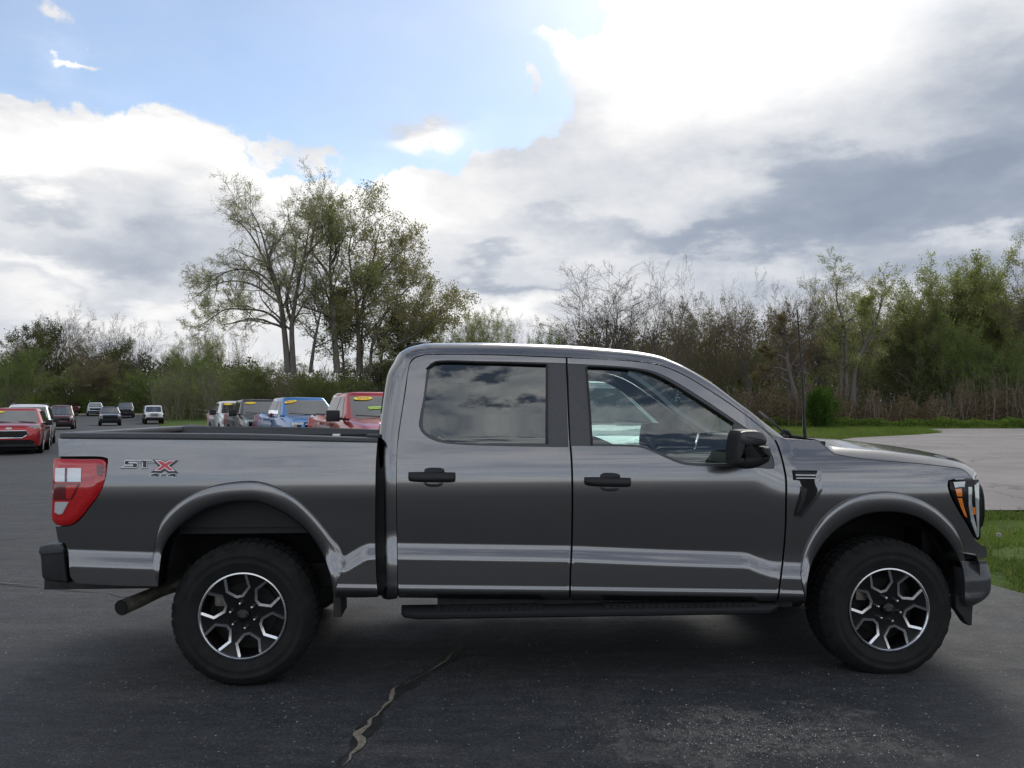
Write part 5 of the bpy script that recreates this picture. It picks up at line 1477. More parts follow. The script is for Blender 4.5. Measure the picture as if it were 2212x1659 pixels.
LEFT = [
 ('olive', 60, 132, 715, 120, 'brownish budding tree partly behind the bright bush at the left edge'),
 ('fresh', 25, 104, 752, 110, 'bright green bushy tree at the left edge of the picture'),
 ('dark', 92, 124, 690, 115, 'broad dark green tree behind the red car on the left'),
 ('bared', 108, 136, 666, 140, 'umbrella shaped bare crown rising over the broad dark tree'),
 ('olive', 172, 128, 702, 80, 'grey brown budding tree right of the broad dark tree'),
 ('bare', 240, 132, 682, 80, 'bare tree with a knobbly crown above the dark blue pickup'),
 ('bare', 300, 130, 694, 95, 'bare dark branched tree standing alone above the white off roader'),
 ('dark', 252, 122, 728, 75, 'dark pointed tree above the dark blue pickup'),
 ('willow', 380, 140, 722, 60, 'thin pale budding tree, leftmost of three above the rail fence'),
 ('willow', 418, 140, 718, 55, 'thin pale budding tree, middle of three above the rail fence'),
 ('willow', 455, 140, 720, 50, 'thin pale budding tree, rightmost of three above the rail fence'),
 ('bare', 505, 120, 712, 85, 'bare tree low behind the left limbs of the big spreading tree'),
 ('fresh', 320, 118, 798, 120, 'rounded green bush behind the white off roader', 'bush'),
 ('fresh', 400, 116, 762, 90, 'green bushy tree behind the rail fence', 'tree'),
 ('fresh', 470, 108, 782, 110, 'wide fresh green bush behind the white pickup', 'bush'),
 ('olive', 215, 118, 770, 110, 'brownish low tree behind the parked black car', 'tree'),
 ('green', 135, 114, 790, 90, 'low green bush behind the far red car', 'bush'),
 ('green', 560, 62, 776, 150, 'green shrub at the foot of the big spreading tree', 'shrub'),
 ('olive', 640, 56, 792, 150, 'brownish green shrub behind the blue pickup', 'shrub'),
 ('green', 705, 52, 780, 140, 'green shrub behind the front red pickup', 'shrub'),
 ('dark', 800, 58, 770, 150, 'dark shrub left of the grey cab', 'shrub'),
 ('green', 880, 60, 760, 150, 'green shrub partly hidden by the grey cab', 'shrub'),
]
for r in RIGHT: wood_tree(*r[:6], cat='tree')
for r in LEFT: wood_tree(*r[:6], cat=(r[6] if len(r) > 6 else 'tree'), name=(r[6] if len(r) > 6 else 'tree'))
# leaning dark trunk and the bent old tree by the aerial
def drawn(label, px, Y, kind, spec, seed, W_, H_):
    b = base_at(px[0][0][0][0], Y)
    tr = []
    for L, r0, r1 in px:
        pts = []
        for i, (u, v) in enumerate(L):
            q = at(u, v, Y + i * .15); pts.append((q.x - b.x, q.y - b.y, max(-.2, q.z - b.z)))
        tr.append((pts, r0, r1))
    return place_tree(tree_mesh(kind, H_, W_, seed, tr, spec), b, label)
zB = lambda L: [((3000 + x * .49548) * .54004, (900 + y * .49548) * .54004) for x, y in L]
drawn('old tree with a thick trunk leaning right, behind the hood', [(zB([(820, 1560), (840, 1150), (890, 1040), (950, 930), (1010, 800), (1050, 700), (1060, 600)]), .32, .05), (zB([(780, 1560), (775, 1100), (770, 850), (750, 750), (690, 620), (705, 470)]), .24, .04), (zB([(735, 1500), (735, 1100), (740, 850)]), .18, .08), (zB([(770, 790), (840, 740), (920, 690), (960, 640)]), .10, .03)], 78, 'willow', dict(sub=(9, 8, 6, 3), per=3, ls=.12, t0=.45), 51, 7.0, 13.0)
drawn('old bent tree with twisted low limbs directly left of the truck aerial', [(zB([(390, 1560), (370, 1380), (325, 1240), (300, 1100), (285, 1000), (320, 960), (380, 930), (470, 870), (560, 820)]), .30, .04), (zB([(300, 1180), (240, 1155), (180, 1150), (110, 1190), (60, 1240)]), .10, .025), (zB([(285, 1080), (240, 1050), (180, 1040), (110, 1010)]), .09, .02), (zB([(320, 960), (270, 930), (250, 840), (240, 740)]), .10, .03)], 74, 'bared', dict(sub=(9, 8, 6, 4), per=2, ls=.08, t0=.30), 53, 6.0, 10.0)

# --- masses of undergrowth nobody could count ---
def thicket(name, label, polys, n, leaf, size, seed, twig=None, ntw=0, cat='undergrowth', bumpy=.35, depth=7.0):
    """polys: list of (u0, u1, Y, v_top) spans; leaves and stems fill from the ground to an uneven top"""
    rng = np.random.default_rng(seed)
    C, Tw = [], []
    tot = sum(abs(a[1] - a[0]) for a in polys)
    for (u0, u1, Y, vt) in polys:
        m = int(n * abs(u1 - u0) / tot)
        u = rng.uniform(u0, u1, m); yy = Y + rng.uniform(-.5, 1, m) * depth
        x = (u - CX) / F * yy
        h = (884 - vt) / F * Y + CAMZ - gz(Y)
        lump = .5 + .28 * np.sin(x * .9 + yy * .7 + seed) + .22 * np.sin(x * 2.3 - yy * 1.1 + 2 * seed) + .15 * np.sin(x * 5.1 + seed * 3)
        hh = h * (1 - bumpy + bumpy * np.clip(lump, 0, 1.1))
        z = hh * rng.random(m) ** .85
        C.append(np.stack([x, yy, z + np.array([gz(q) for q in yy])], 1))
        if ntw:
            k = int(ntw * abs(u1 - u0) / tot); u = rng.uniform(u0, u1, k); yy = Y + rng.uniform(-.6, .9, k) * depth; x = (u - CX) / F * yy
            H = h * rng.uniform(.5, 1.1, k)
            g0 = np.array([gz(q) for q in yy])
            d = rng.normal(size=(k, 2)) * .16
            p = np.stack([np.stack([x + d[:, 0] * H * t + rng.normal(size=k) * .08 * t, yy + d[:, 1] * H * t, g0 + H * t], 1) for t in np.linspace(0, 1, 5)], 1)
            Tw.append(p)
    C = np.concatenate(C)
    Vl, Ql = leaf_quads(C, size, rng, .75)
    parts = [Ql]; V = Vl; mats = [LEAF[leaf]]; mi = [0]
    if ntw:
        Tp = np.concatenate(Tw); Rr = np.tile(np.linspace(.03, .012, 5), (len(Tp), 1))
        K1, KR = kids(Tp, Rr, 4, .25, 34, 12, .45, 4, .15, .05, rng, .6, .4)
        a, b = tubes(Tp, Rr, 3); c, d = tubes(K1, KR, 3)
        parts += [b + len(V), d + len(V) + len(a)]; V = np.concatenate([V, a, c]); mats += [M[twig or 'twig']]; mi += [1, 1]
    o = link(name, mesh_np(name, V, parts, mats, mi))
    tag(o, label, cat, None, 'stuff')
    return o
thicket('brush', 'reddish brown brush along the edge of the right wood', [(1500, 1640, 70, 835), (1640, 1760, 70, 815), (1760, 1900, 72, 835), (1900, 2060, 72, 850), (2060, 2300, 74, 812)], 34000, 'brush', .18, 61, 'twig', 260, bumpy=.75, depth=7)
thicket('woodland', 'dense brown green woodland filling in behind the right trees', [(940, 1250, 112, 735), (1250, 1520, 108, 690), (1520, 1900, 112, 660), (1900, 2330, 110, 635)], 60000, 'olive', .34, 63, 'twig', 1500, bumpy=.42, depth=10)
thicket('woodland', 'dense green woodland filling in behind the left trees', [(-60, 140, 136, 752), (140, 330, 138, 752), (330, 560, 136, 775)], 26000, 'dark', .42, 65, 'twig', 900, bumpy=.35, depth=9)
thicket('undergrowth', 'green undergrowth below the right trees', [(1500, 1900, 92, 800), (1900, 2330, 90, 755)], 22000, 'mid', .26, 67, 'twig', 600, bumpy=.55, depth=7)
thicket('undergrowth', 'dark hedge of undergrowth behind the row of pickups', [(330, 470, 98, 800), (470, 640, 66, 795), (640, 900, 58, 800), (900, 1250, 76, 790)], 40000, 'mid', .20, 69, 'twig', 1500, bumpy=.45, depth=6)
thicket('undergrowth', 'low green growth at the far end of the drive', [(-60, 130, 124, 842), (130, 345, 126, 838)], 12000, 'fresh', .28, 71, None, 0, bumpy=.5, depth=4)
thicket('tall_grass', 'strip of taller green grass along the foot of the brush', [(1650, 2300, 68, 901), (1100, 1650, 66, 898)], 26000, 'fresh', .14, 73, None, 0, bumpy=.5, depth=1.6, cat='grass')
# bright green shrub in front of the brush
sh = tree_mesh('fresh', 2.6, 2.6, 77, None, dict(tr=(5, 6), leaf='bright', per=5, ls=.12, sub=(8, 6, 5, 2), t0=.05, ang=62, up=.06))
o = place_tree(sh, base_at(1774, 64), 'small bright green shrub in front of the brown brush right of the aerial', 'shrub', 'shrub', None, 1.0, 1.0, .5)
H = top_z(1774, 842, 64) - gz(64); o.scale = (2.2 / sh[2][0], 2.2 / sh[2][0], H / sh[2][1])

# --- grass beside the near asphalt -----------------------------------------------
def grass_patch(name, label, poly, n, h, seed, cat='grass', leaf=None):
    rng = np.random.default_rng(seed); A = np.array(poly)
    out = []
    while sum(len(a) for a in out) < n:
        Q = rng.uniform(A.min(0), A.max(0), (n, 2)); ok = in_poly(Q, A)
        # thinner on the bare patches
        pn = np.sin(Q[:, 0] * 1.7 + 1.1) * np.sin(Q[:, 1] * 2.3) + .5 * np.sin(Q[:, 0] * 4.1 - Q[:, 1] * 3.3)
        bare = ((np.abs(Q[:, 1] - 11.0 - .25 * np.sin(Q[:, 0] * 2)) < .55) | (np.abs(Q[:, 1] - 12.45) < .18 + .12 * np.sin(Q[:, 0] * 5)) | (pn < -.75)) & (rng.random(len(Q)) < .90)
        ok &= (rng.random(len(Q)) < .55 + .35 * np.clip(pn, -1, 1)) & ~bare
        out.append(Q[ok])
    Q = np.concatenate(out)[:n]
    hh = h * rng.uniform(.5, 1.5, n) * (1 + .35 * np.sin(Q[:, 0] * 2.9) * np.sin(Q[:, 1] * 2.1)); a = rng.uniform(0, 2 * np.pi, n); ln = rng.uniform(.1, .8, n)
    w = rng.uniform(.003, .006, n) * 1.3
    z0 = np.full(n, -.035)
    b = np.stack([Q[:, 0], Q[:, 1], z0], 1); sd = np.stack([np.cos(a), np.sin(a), np.zeros(n)], 1) * w[:, None]
    le = np.stack([np.cos(a + 1.57), np.sin(a + 1.57), np.zeros(n)], 1) * (hh * ln)[:, None]
    up = np.array([0, 0, 1.]) * hh[:, None]
    m = b + le * .35 + up * .6; t = b + le + up * .95
    V = np.stack([b - sd, b + sd, m + sd * .7, m - sd * .7, t], 1).reshape(-1, 3)
    i = np.arange(n) * 5
    o = link(name, mesh_np(name, V, [np.stack([i, i + 1, i + 2, i + 3], 1), np.stack([i + 3, i + 2, i + 4], 1)], [leaf or LEAF['grass']]))
    tag(o, label, cat, None, 'stuff'); return o
LEAF['grass'] = leaf_mat('grass_blade', [(.10, .175, .030), (.15, .225, .045), (.20, .22, .08), (.08, .14, .026)], .45)
grass_patch('grass', 'mown grass strip beside the front bumper, between the asphalt and the pale lot', GRASS_EDGE + [(3.6, 12.55), (7.2, 12.5), (11.5, 12.4), (12, 6.0)], 120000, .058, 81)
grass_patch('grass', 'lawn beyond the pale lot behind the hood', [(14, 38), P(1846, 945.5), P(1887, 943.5), P(1980, 939), P(2037, 934.5), P(1986, 926), P(2300, 925.0), (60, 68), (14, 68)], 60000, .22, 83)
def dandelion(u, v, label):
    p = gnd(u, v); o = empty('dandelion', (p.x, p.y, -.03)); tag(o, label, 'dandelion', None)
    MB().tube([(0, 0, 0), (.01, 0, .12), (.012, .005, .2)], .003, 5).build('stalk', LEAF['fresh'], o)
    rng = np.random.default_rng(int(u)); d = norm(rng.normal(size=(160, 3)))
    P_ = np.stack([np.array([.012, .005, .2]) + d * .004, np.array([.012, .005, .2]) + d * .026], 1)
    V, Q = tubes(P_, np.tile([.0008, .0032], (160, 1)), 3)
    link('seed_head', mesh_np('seed_head', V, [Q], [mat('dandelion_fluff', (.62, .62, .58), .9, build=var((.62, .62, .58), .1, 40))]), o)
dandelion(2156, 1190, 'white dandelion seed head in the grass beside the front bumper')
dandelion(2170, 1275, 'smaller dandelion seed head nearer the asphalt edge') if False else None

# --- loose grit lying on the near asphalt ------------------------------------------
def grit(n=9000, seed=91):
    rng = np.random.default_rng(seed)
    A = np.array(asph); out = []
    pc = gnd(1650, 1590)
    x = rng.uniform(-5.5, 5.0, n * 3); y = rng.uniform(2.7, 9.0, n * 3)
    w = .5 + .5 * np.sin(x * 2.1 + 1.3 * np.sin(y * 1.7)) * np.sin(y * 2.9 + x) 
    keep = rng.random(n * 3) < w * .45 + .05
    px_, py_ = x[keep][:int(n * .55)], y[keep][:int(n * .55)]
    m = int(n * .45)
    qx = pc.x + rng.normal(size=m) * .34 + .25 * np.sin(rng.uniform(0, 6.28, m)); qy = pc.y + rng.normal(size=m) * .20
    Q = np.stack([np.concatenate([px_, qx]), np.concatenate([py_, qy])], 1)
    Q = Q[in_poly(Q, A)]
    k = len(Q); s = .0019 * np.exp(rng.normal(size=k) * .42)
    oc = np.array([(1, 0, 0), (-1, 0, 0), (0, 1, 0), (0, -1, 0), (0, 0, .7), (0, 0, -.5)])
    th = rng.uniform(0, 6.28, k); c, sn = np.cos(th), np.sin(th)
    V = oc[None] * (s[:, None, None] * rng.uniform(.6, 1.4, (k, 6, 1)))
    V = np.stack([V[..., 0] * c[:, None] - V[..., 1] * sn[:, None] + Q[:, 0:1], V[..., 0] * sn[:, None] + V[..., 1] * c[:, None] + Q[:, 1:2], V[..., 2] + s[:, None] * .4], -1).reshape(-1, 3)
    T = np.array([(0, 2, 4), (2, 1, 4), (1, 3, 4), (3, 0, 4), (2, 0, 5), (1, 2, 5), (3, 1, 5), (0, 3, 5)])
    Fc = (np.arange(k)[:, None, None] * 6 + T[None]).reshape(-1, 3)
    def gm(w_, b):
        g_ = w_.node('ShaderNodeNewGeometry')
        w_.l.new(w_.ramp(g_.outputs['Random Per Island'], [(0, (.10, .095, .09)), (.5, (.26, .245, .22)), (1, (.48, .46, .42))]), b.inputs['Base Color'])
    o = link('loose_grit', mesh_np('loose_grit', V, [Fc], [mat('grit_stone', (.3, .28, .25), .9, build=gm)], smooth=False))
    tag(o, 'scattered pale grit on the dark asphalt in front of the truck', 'grit', None, 'stuff')
grit()
# ------------------------------------------------------------------ the other vehicles on the lot
def car_glass(w, b):
    n = w.noise(objc(w), .9, 3)
    w.l.new(w.ramp(n, [(.35, (.010, .013, .014)), (.65, (.045, .055, .055))]), b.inputs['Base Color'])
M['car_glass'] = mat('car_window_glass', (.02, .025, .025), .02, 0, .9, 0.0, build=car_glass, ior=1.9)
PAINT = {
 'red': paint('red_metallic_paint', (.36, .008, .012), .5, .35), 'maroon': paint('maroon_paint', (.11, .010, .014), .3, .35),
 'blue': paint('blue_metallic_paint', (.010, .15, .42), .5, .35), 'black': paint('black_paint', (.008, .009, .010), 0, .4, .6),
 'white': paint('white_paint', (.74, .74, .73), 0, .4), 'navy': paint('dark_blue_grey_paint', (.045, .060, .080), .4, .35),
 'silver': paint('light_silver_paint', (.42, .47, .52), .4, .35), 'crimson': paint('red_paint_far', (.26, .02, .02), .2, .35)}
def text_mesh(txt, size, m):
    cu = bpy.data.curves.new('lettering', 'FONT'); cu.body = txt; cu.size = size; cu.align_x = 'CENTER'; cu.align_y = 'CENTER'; cu.resolution_u = 2
    cu.extrude = .001
    ob = bpy.data.objects.new('lettering', cu); COL.objects.link(ob)
    dg = bpy.context.evaluated_depsgraph_get()
    me = bpy.data.meshes.new_from_object(ob.evaluated_get(dg))
    bpy.data.objects.remove(ob); me.name = 'lettering'
    me.materials.clear(); me.materials.append(m); return me
_wheel_cache = {}
def wheel_meshes(r, w, style):
    k = (r, w, style)
    if k not in _wheel_cache:
        t = MB().lathe([(r * .62, .0), (r * .72, .012), (r * .90, .012), (r * .985, -.015), (r, -.04), (r, -w + .03), (r * .9, -w), (r * .6, -w)], 36).me('wheel', M['rubber'], True, 45)
        ri = MB().lathe([(r * .64, .002), (r * .60, .004), (r * .56, -.01), (r * .54, -.06), (.001, -.07)], 30)
        for s in range(5):
            a = 2 * math.pi * s / 5 + .3
            for da in (-.16, .16):
                ri.tube([(0.04 * math.cos(a), -.02, .04 * math.sin(a)), (r * .60 * math.cos(a + da), -.004, r * .60 * math.sin(a + da))], [.035, .02], 4)
        ri = ri.me('rim', M['silver'] if style != 'dark' else M['gloss_black'], True, 40)
        _wheel_cache[k] = (t, ri)
    return _wheel_cache[k]
def vehicle(spec, name, label, cat, loc, head_deg, group=None):
    """head_deg: angle of the heading from the direction straight towards the camera plane, positive to the right"""
    h = R(head_deg)
    o = empty(name, (loc[0], loc[1], gz(loc[1])), math.atan2(-math.cos(h), math.sin(h)))
    tag(o, label, cat, group)
    g = dict(spec); L, W, H = g['L'], g['W'], g['H']; hw = W / 2; xf = L / 2; P_ = PAINT[g['col']]
    belt, nose, cowl = g['belt'], g['nose'], g['cowl']
    zb = g.get('zb', .30)
    # lower body
    st = [(xf, zb + .10, nose - .10, .80, .0), (xf - .05, zb + .03, nose - .03, .90, .01), (xf - .16, zb, nose, .965, .02), (xf - .5, zb, nose + (cowl - nose) * .35, 1, .04), (g['xc'], zb, cowl, 1, .03), (g['xc'] - .25, zb, belt, 1, .0)]
    if g.get('pickup'):
        st += [(g['xrb'] + .02, zb, belt, 1, 0), (g['xrb'] - .02, zb + .06, g['deck'], .985, 0), (-xf + .06, zb + .12, g['deck'], .985, 0), (-xf, zb + .2, g['deck'] - .03, .96, 0)]
    else:
        st += [(-xf + .45, zb, belt + .02, 1, 0), (-xf + .12, zb + .06, belt + .0, .94, 0), (-xf, zb + .12, belt - .12, .84, 0)]
    rows = []
    for x, b, t, w, cr in st:
        w = w * hw; m = (b + t) / 2
        half = [(0, b), (w * .86, b), (w * .96, b + .05), (w * .99, b + .16), (w, m), (w * .99, t - .20), (w * .965, t - .09), (w * .90, t - .015), (w * .80, t + cr * .3), (w * .4, t + cr), (0, t + cr * 1.1)]
        rows.append([(x, y, z) for y, z in half] + [(x, -y, z) for y, z in reversed(half[1:-1])])
    mb = MB(); n = len(rows[0])
    v = [q for r in rows for q in r]
    f = [(i * n + j, i * n + (j + 1) % n, i * n + n + (j + 1) % n, i * n + n + j) for i in range(len(rows) - 1) for j in range(n)]
    f += [tuple(range(n)), tuple(range(len(v) - n, len(v)))]
    mb.add(v, f)
    body = mb.build('body', P_, o, True, 38)
    # cabin
    xr, x1, x2 = g['xrb'], g['xrf'], g['xrr']        # rear base, roof front, roof rear
    def cab_at(t, out=0.0):
        e = t ** 1.0
        return (g['xc'] + (x1 - g['xc']) * e + out, xr + (x2 - xr) * e - out, hw * (.955 + (g.get('tumble', .76) - .955) * e) + out, belt - .02 + (H - .075 - belt + .02) * t)
    rows = []
    for t in (0, .25, .5, .75, .93, 1.0):
        a, b, w, z = cab_at(t)
        c = .10
        ring = []
        for (cx_, cy_, a0) in ((a - c, w - c, 0), (b + c, w - c, 90), (b + c, -w + c, 180), (a - c, -w + c, 270)):
            for k in range(4):
                th = R(a0 + 30 * k); ring.append((cx_ + c * math.cos(th), cy_ + c * math.sin(th), z))
        rows.append(ring)
    a, b, w, z = cab_at(1.0)
    for s, dz in ((.95, .035), (.86, .058), (.5, .075)):
        rows.append([((q[0] - (a + b) / 2) * (.5 + .5 * s) + (a + b) / 2, q[1] * s, z + dz) for q in rows[5]])
    mb = MB(); n = len(rows[0]); v = [q for r in rows for q in r]
    f = [(i * n + j, i * n + (j + 1) % n, i * n + n + (j + 1) % n, i * n + n + j) for i in range(len(rows) - 1) for j in range(n)]
    f.append(tuple(range(len(v) - n, len(v))))
    mb.add(v, f); mb.build('cabin', PAINT[g.get('roofcol', g['col'])], body if False else o, True, 38)
    def screen(nm, front, t0, t1, k):
        rr = []
        for i in range(7):
            t = t0 + (t1 - t0) * i / 6; a, b, w, z = cab_at(t, .010)
            x = a if front else b
            sg = 1 if front else -1
            rr.append([(x + sg * (.02 * (1 - (j / 4) ** 2)) - sg * .012, w * k * j / 4, z) for j in range(-4, 5)])
        return loft(rr, M['car_glass'], nm, o, flip=not front)
    wsd = screen('windscreen', True, .03, .93, .90)
    screen('rear_window', False, .25, .92, .86)
    for sg in (1, -1):
        for (xa, xb, ta, tb) in g['win']:
            rr = []
            for i in range(5):
                t = .07 + (.90 - .07) * i / 4; a, b, w, z = cab_at(t, .008)
                lim = a - .10 - .04
                rr.append([(min(xa + (ta - xa) * t, lim) + (max(xb + (tb - xb) * t, b + .06) - min(xa + (ta - xa) * t, lim)) * j / 4, sg * w, z) for j in range(5)])
            loft(rr, M['car_glass'], 'side_window', o, flip=sg < 0)
    # wheels
    r = g['r']
    ax = (xf - g['fo'], xf - g['fo'] - g['wb'])
    for x in ax:
        for sg in (1, -1):
            t, ri = wheel_meshes(r, .24, g.get('rim', ''))
            wo = link('wheel', t, o); wo.location = (x, sg * (hw + .005), r); wo.rotation_euler = (0, 0, 0 if sg > 0 else math.pi)
            link('rim', ri, wo)
            am = MB().lathe([(r * .9, .0), (r * 1.10, .004), (r * 1.15, -.01), (r * 1.13, -.05)], 36)
            am.v = [(a_, b_, c_) for a_, b_, c_ in am.v]
            ao = am.build('wheel_arch', M['black_plastic'] if g.get('arch') else M['void'], o, True, 40)
            ao.location = (x, sg * (hw + .002 + g.get('arch', 0)), r + .01); ao.rotation_euler = (0, 0, 0 if sg > 0 else math.pi)
    MB().box((-xf + .15, -hw + .12, zb - .09), (xf - .15, hw - .12, zb + .04)).build('chassis', M['void'], o, smooth=False)
    # mirrors and lamps
    for sg in (1, -1):
        mx = g['xc'] - .42
        s = g.get('mir', 1.0)
        y0 = hw * .97
        mo = MB().box((mx - .07, min(sg * (y0 + .05), sg * (y0 + .05 + .22 * s)), belt - .10), (mx + .07, max(sg * (y0 + .05), sg * (y0 + .05 + .22 * s)), belt - .10 + .19 * s), .035).box((mx - .02, min(sg * (y0 - .06), sg * (y0 + .08)), belt - .06), (mx + .02, max(sg * (y0 - .06), sg * (y0 + .08)), belt - .0))
        mo.build('door_mirror', M[g.get('mircol', 'black_plastic')], o, True, 40)
        MB().box((g['xrb'] if False else -.1, sg * (hw + .004) - .012, belt - .19), (.12, sg * (hw + .004) + .012, belt - .155), .008).build('door_handle', M['black_plastic'] if not g.get('chrome') else M['chrome'], o)
    def quad(nm, poly, x, m, parent=o, th=.03, mirror=True):
        """poly of (y, z) on the nose"""
        for sg in ((1, -1) if mirror else (1,)):
            n_ = len(poly)
            v = [(x, sg * y, z) for y, z in poly] + [(x - th, sg * y, z) for y, z in poly]
            MB().add(v, [tuple(range(n_)), tuple(range(2 * n_ - 1, n_ - 1, -1))] + [(i, (i + 1) % n_, (i + 1) % n_ + n_, i + n_) for i in range(n_)]).build(nm, m, parent, False)
    s = g['style']
    if s == 'pickup':
        ch = M['chrome'] if g.get('chrome') else M['black_plastic']
        MB().box((xf - .12, -.62, .66), (xf + .015, .62, nose - .02), .03).build('grille', M['gloss_black'], o)
        MB().box((xf - .05, -.60, nose - .13), (xf + .035, .60, nose - .075), .012).build('grille_bar', ch, o)
        MB().box((xf - .05, -.60, .80), (xf + .03, .60, .835), .012).build('grille_bar', ch, o)
        for sg in (1, -1):
            y0, y1 = sorted((sg * .64, sg * (hw * .975)))
            hl_ = MB().box((xf - .30, y0, .80), (xf - .005, y1, nose - .02), .03).build('headlight', M['lamp_clear'], o)
            y0, y1 = sorted((sg * .72, sg * .86))
            MB().box((xf - .02, y0, .84), (xf + .004, y1, nose - .10), .012).build('lamp_core', M['gloss_black'], hl_)
        MB().box((xf - .16, -hw * .95, .46), (xf + .06, hw * .95, .66), .04).build('front_bumper', ch if g.get('chrome') else M['black_plastic'], o)
        MB().box((-xf + .06, -hw + .12, g['deck'] - .02), (g['xrb'] - .08, hw - .12, g['deck'] + .004)).build('bed_opening', M['void'], o, smooth=False)
        for sg in (1, -1):
            y0, y1 = sorted((sg * hw * .90, sg * (hw * .99)))
            MB().box((-xf - .008, y0, .80), (-xf + .10, y1, g['deck'] - .08), .02).build('tail_light', M['red_lens'], o)
            xm = (g['xrb'] + g['xc']) / 2 - .2
            MB().box((xm - .01, sg * (hw + .001) - .004, .5), (xm + .01, sg * (hw + .001) + .004, belt - .04)).build('door_gap', M['void'], o, smooth=False)
    elif s == 'suv':
        P6 = [(-.50, .80), (-.58, .70), (-.40, .56), (.40, .56), (.58, .70), (.50, .80)]
        n6 = len(P6)
        quad('grille', P6, xf + .012, M['gloss_black'], mirror=False, th=.1)
        fr = MB(); pts = [Vector((xf + .016, y, z)) for y, z in P6]; fr.tube(pts + [pts[0]], .017, 6).build('grille_trim', M['chrome'], o)
        quad('headlight', [(.52, .92), (.60, .84), (.80, .86), (.92, .98), (.90, 1.01), (.70, .965)], xf - .02, M['lamp_clear'], th=.30)
        quad('lower_intake', [(-.78, .44), (-.72, .34), (.72, .34), (.78, .44), (.60, .50), (-.60, .50)], xf + .01, M['void'], mirror=False, th=.1)
        MB().box((xf - .14, -hw * .86, .25), (xf + .012, hw * .86, .36), .04).build('front_bumper', M['black_plastic'], o)
        em = MB(); ne = 20
        em.add([(xf - .02, .10 * math.cos(6.2832 * k / ne), .88 + .04 * math.sin(6.2832 * k / ne)) for k in range(ne)] + [(xf + .02, .10 * math.cos(6.2832 * k / ne), .88 + .04 * math.sin(6.2832 * k / ne)) for k in range(ne)],
               [tuple(range(ne, 2 * ne))] + [(k, (k + 1) % ne, (k + 1) % ne + ne, k + ne) for k in range(ne)]).build('emblem', M['silver'], o, False)
    elif s == 'boxy':
        MB().box((xf - .1, -.66, .66), (xf + .012, .66, .92), .03).build('grille', M['gloss_black'], o)
        MB().box((xf - .1, -hw * .93, .34), (xf + .03, hw * .93, .60), .05).build('front_bumper', M['black_plastic'], o)
        for sg in (1, -1):
            y0, y1 = sorted((sg * .60, sg * hw * .965)); MB().box((xf - .25, y0, .76), (xf - .004, y1, .95), .03).build('headlight', M['lamp_clear'], o)
    elif s == 'jeep':
        MB().box((xf - .05, -.62, .66), (xf + .012, .62, 1.10), .03).build('grille_panel', P_, o)
        for k in range(7):
            y = (k - 3) * .105
            MB().box((xf - .02, y - .036, .72), (xf + .020, y + .036, 1.06), .012).build('grille_slot', M['void'], o)
        for sg in (1, -1):
            l = MB().lathe([(.001, .03), (.08, .028), (.098, .015), (.10, -.02)], 24, 'x'); l.v = [(a + xf, b + sg * .47, c + .93) for a, b, c in l.v]
            l.build('headlight', M['clear_lens'], o)
            y0, y1 = sorted((sg * .60, sg * .99))
            MB().box((xf - 1.0, y0, .86), (xf - .06, y1, .95), .03).build('fender_flare', M['black_plastic'], o)
            MB().box((xf - .16, y0, .74), (xf - .06, y1, .90), .03).build('fender_flare', M['black_plastic'], o)
        MB().box((xf - .02, -.80, .48), (xf + .16, .80, .66), .04).build('front_bumper', M['black_plastic'], o)
    if g.get('rails'):
        a, b, w, z = cab_at(1.0)
        for sg in (1, -1): MB().tube([(a - .2, sg * w * .93, z + .02), (a - .3, sg * w * .93, z + .10), (b + .3, sg * w * .93, z + .10), (b + .2, sg * w * .93, z + .02)], .022, 6).build('roof_rail', M['black_plastic'], o)
    if g.get('wiper', 1):
        a, b, w, z = cab_at(.05, .03)
        MB().tube([(a + .02, w * .1, z), (a - .02, -w * .75, z + .05)], .014, 5).tube([(a + .02, w * .75, z), (a - .01, w * .2, z + .04)], .014, 5).build('wiper', M['black_plastic'], o)
    if g.get('stick'):
        ty, tt, txt, tilt = g['stick']
        a, b, w, z = cab_at(tt, .026); a2, _, _, z2_ = cab_at(tt + .1, .026)
        ex = Vector((0, 1, 0)); ez = Vector((a2 - a, 0, z2_ - z)).normalized(); nx = ex.cross(ez)
        Mt = Matrix((( ex.x, ez.x, nx.x, a + .012), (ex.y, ez.y, nx.y, ty * w), (ex.z, ez.z, nx.z, z), (0, 0, 0, 1))) @ Matrix.Rotation(R(tilt), 4, 'Z')
        e = MB(); ne = 26
        e.add([(.24 * math.cos(6.2832 * k / ne), .075 * math.sin(6.2832 * k / ne), .0) for k in range(ne)] + [(.24 * math.cos(6.2832 * k / ne), .075 * math.sin(6.2832 * k / ne), .003) for k in range(ne)], [tuple(range(ne, 2 * ne))] + [(k, (k + 1) % ne, (k + 1) % ne + ne, k + ne) for k in range(ne)]).move(Mt)
        so = e.build('windscreen_sticker', M['sticker_yellow'], o, False)
        if txt:
            me = text_mesh(txt, .13, M['sticker_red']); me.transform(Mt @ Matrix.Translation((0, 0, .006)) @ Matrix.Diagonal((1.15, 1, 1, 1)))
            link('lettering', me, so)
        if g.get('lime'):
            e = MB(); e.box((.02, -.46, .0), (.40, -.36, .003)); e.move(Mt)
            lo = e.build('lime_sticker', M['sticker_lime'], o, False)
            e = MB(); rg = random.Random(4)
            for k in range(9): e.box((.04 + k * .038, -.445 + rg.uniform(0, .01), .003), (.066 + k * .038, -.385 - rg.uniform(0, .012), .005))
            e.move(Mt); e.build('sticker_print', M['sticker_green'], lo, False)
    return o
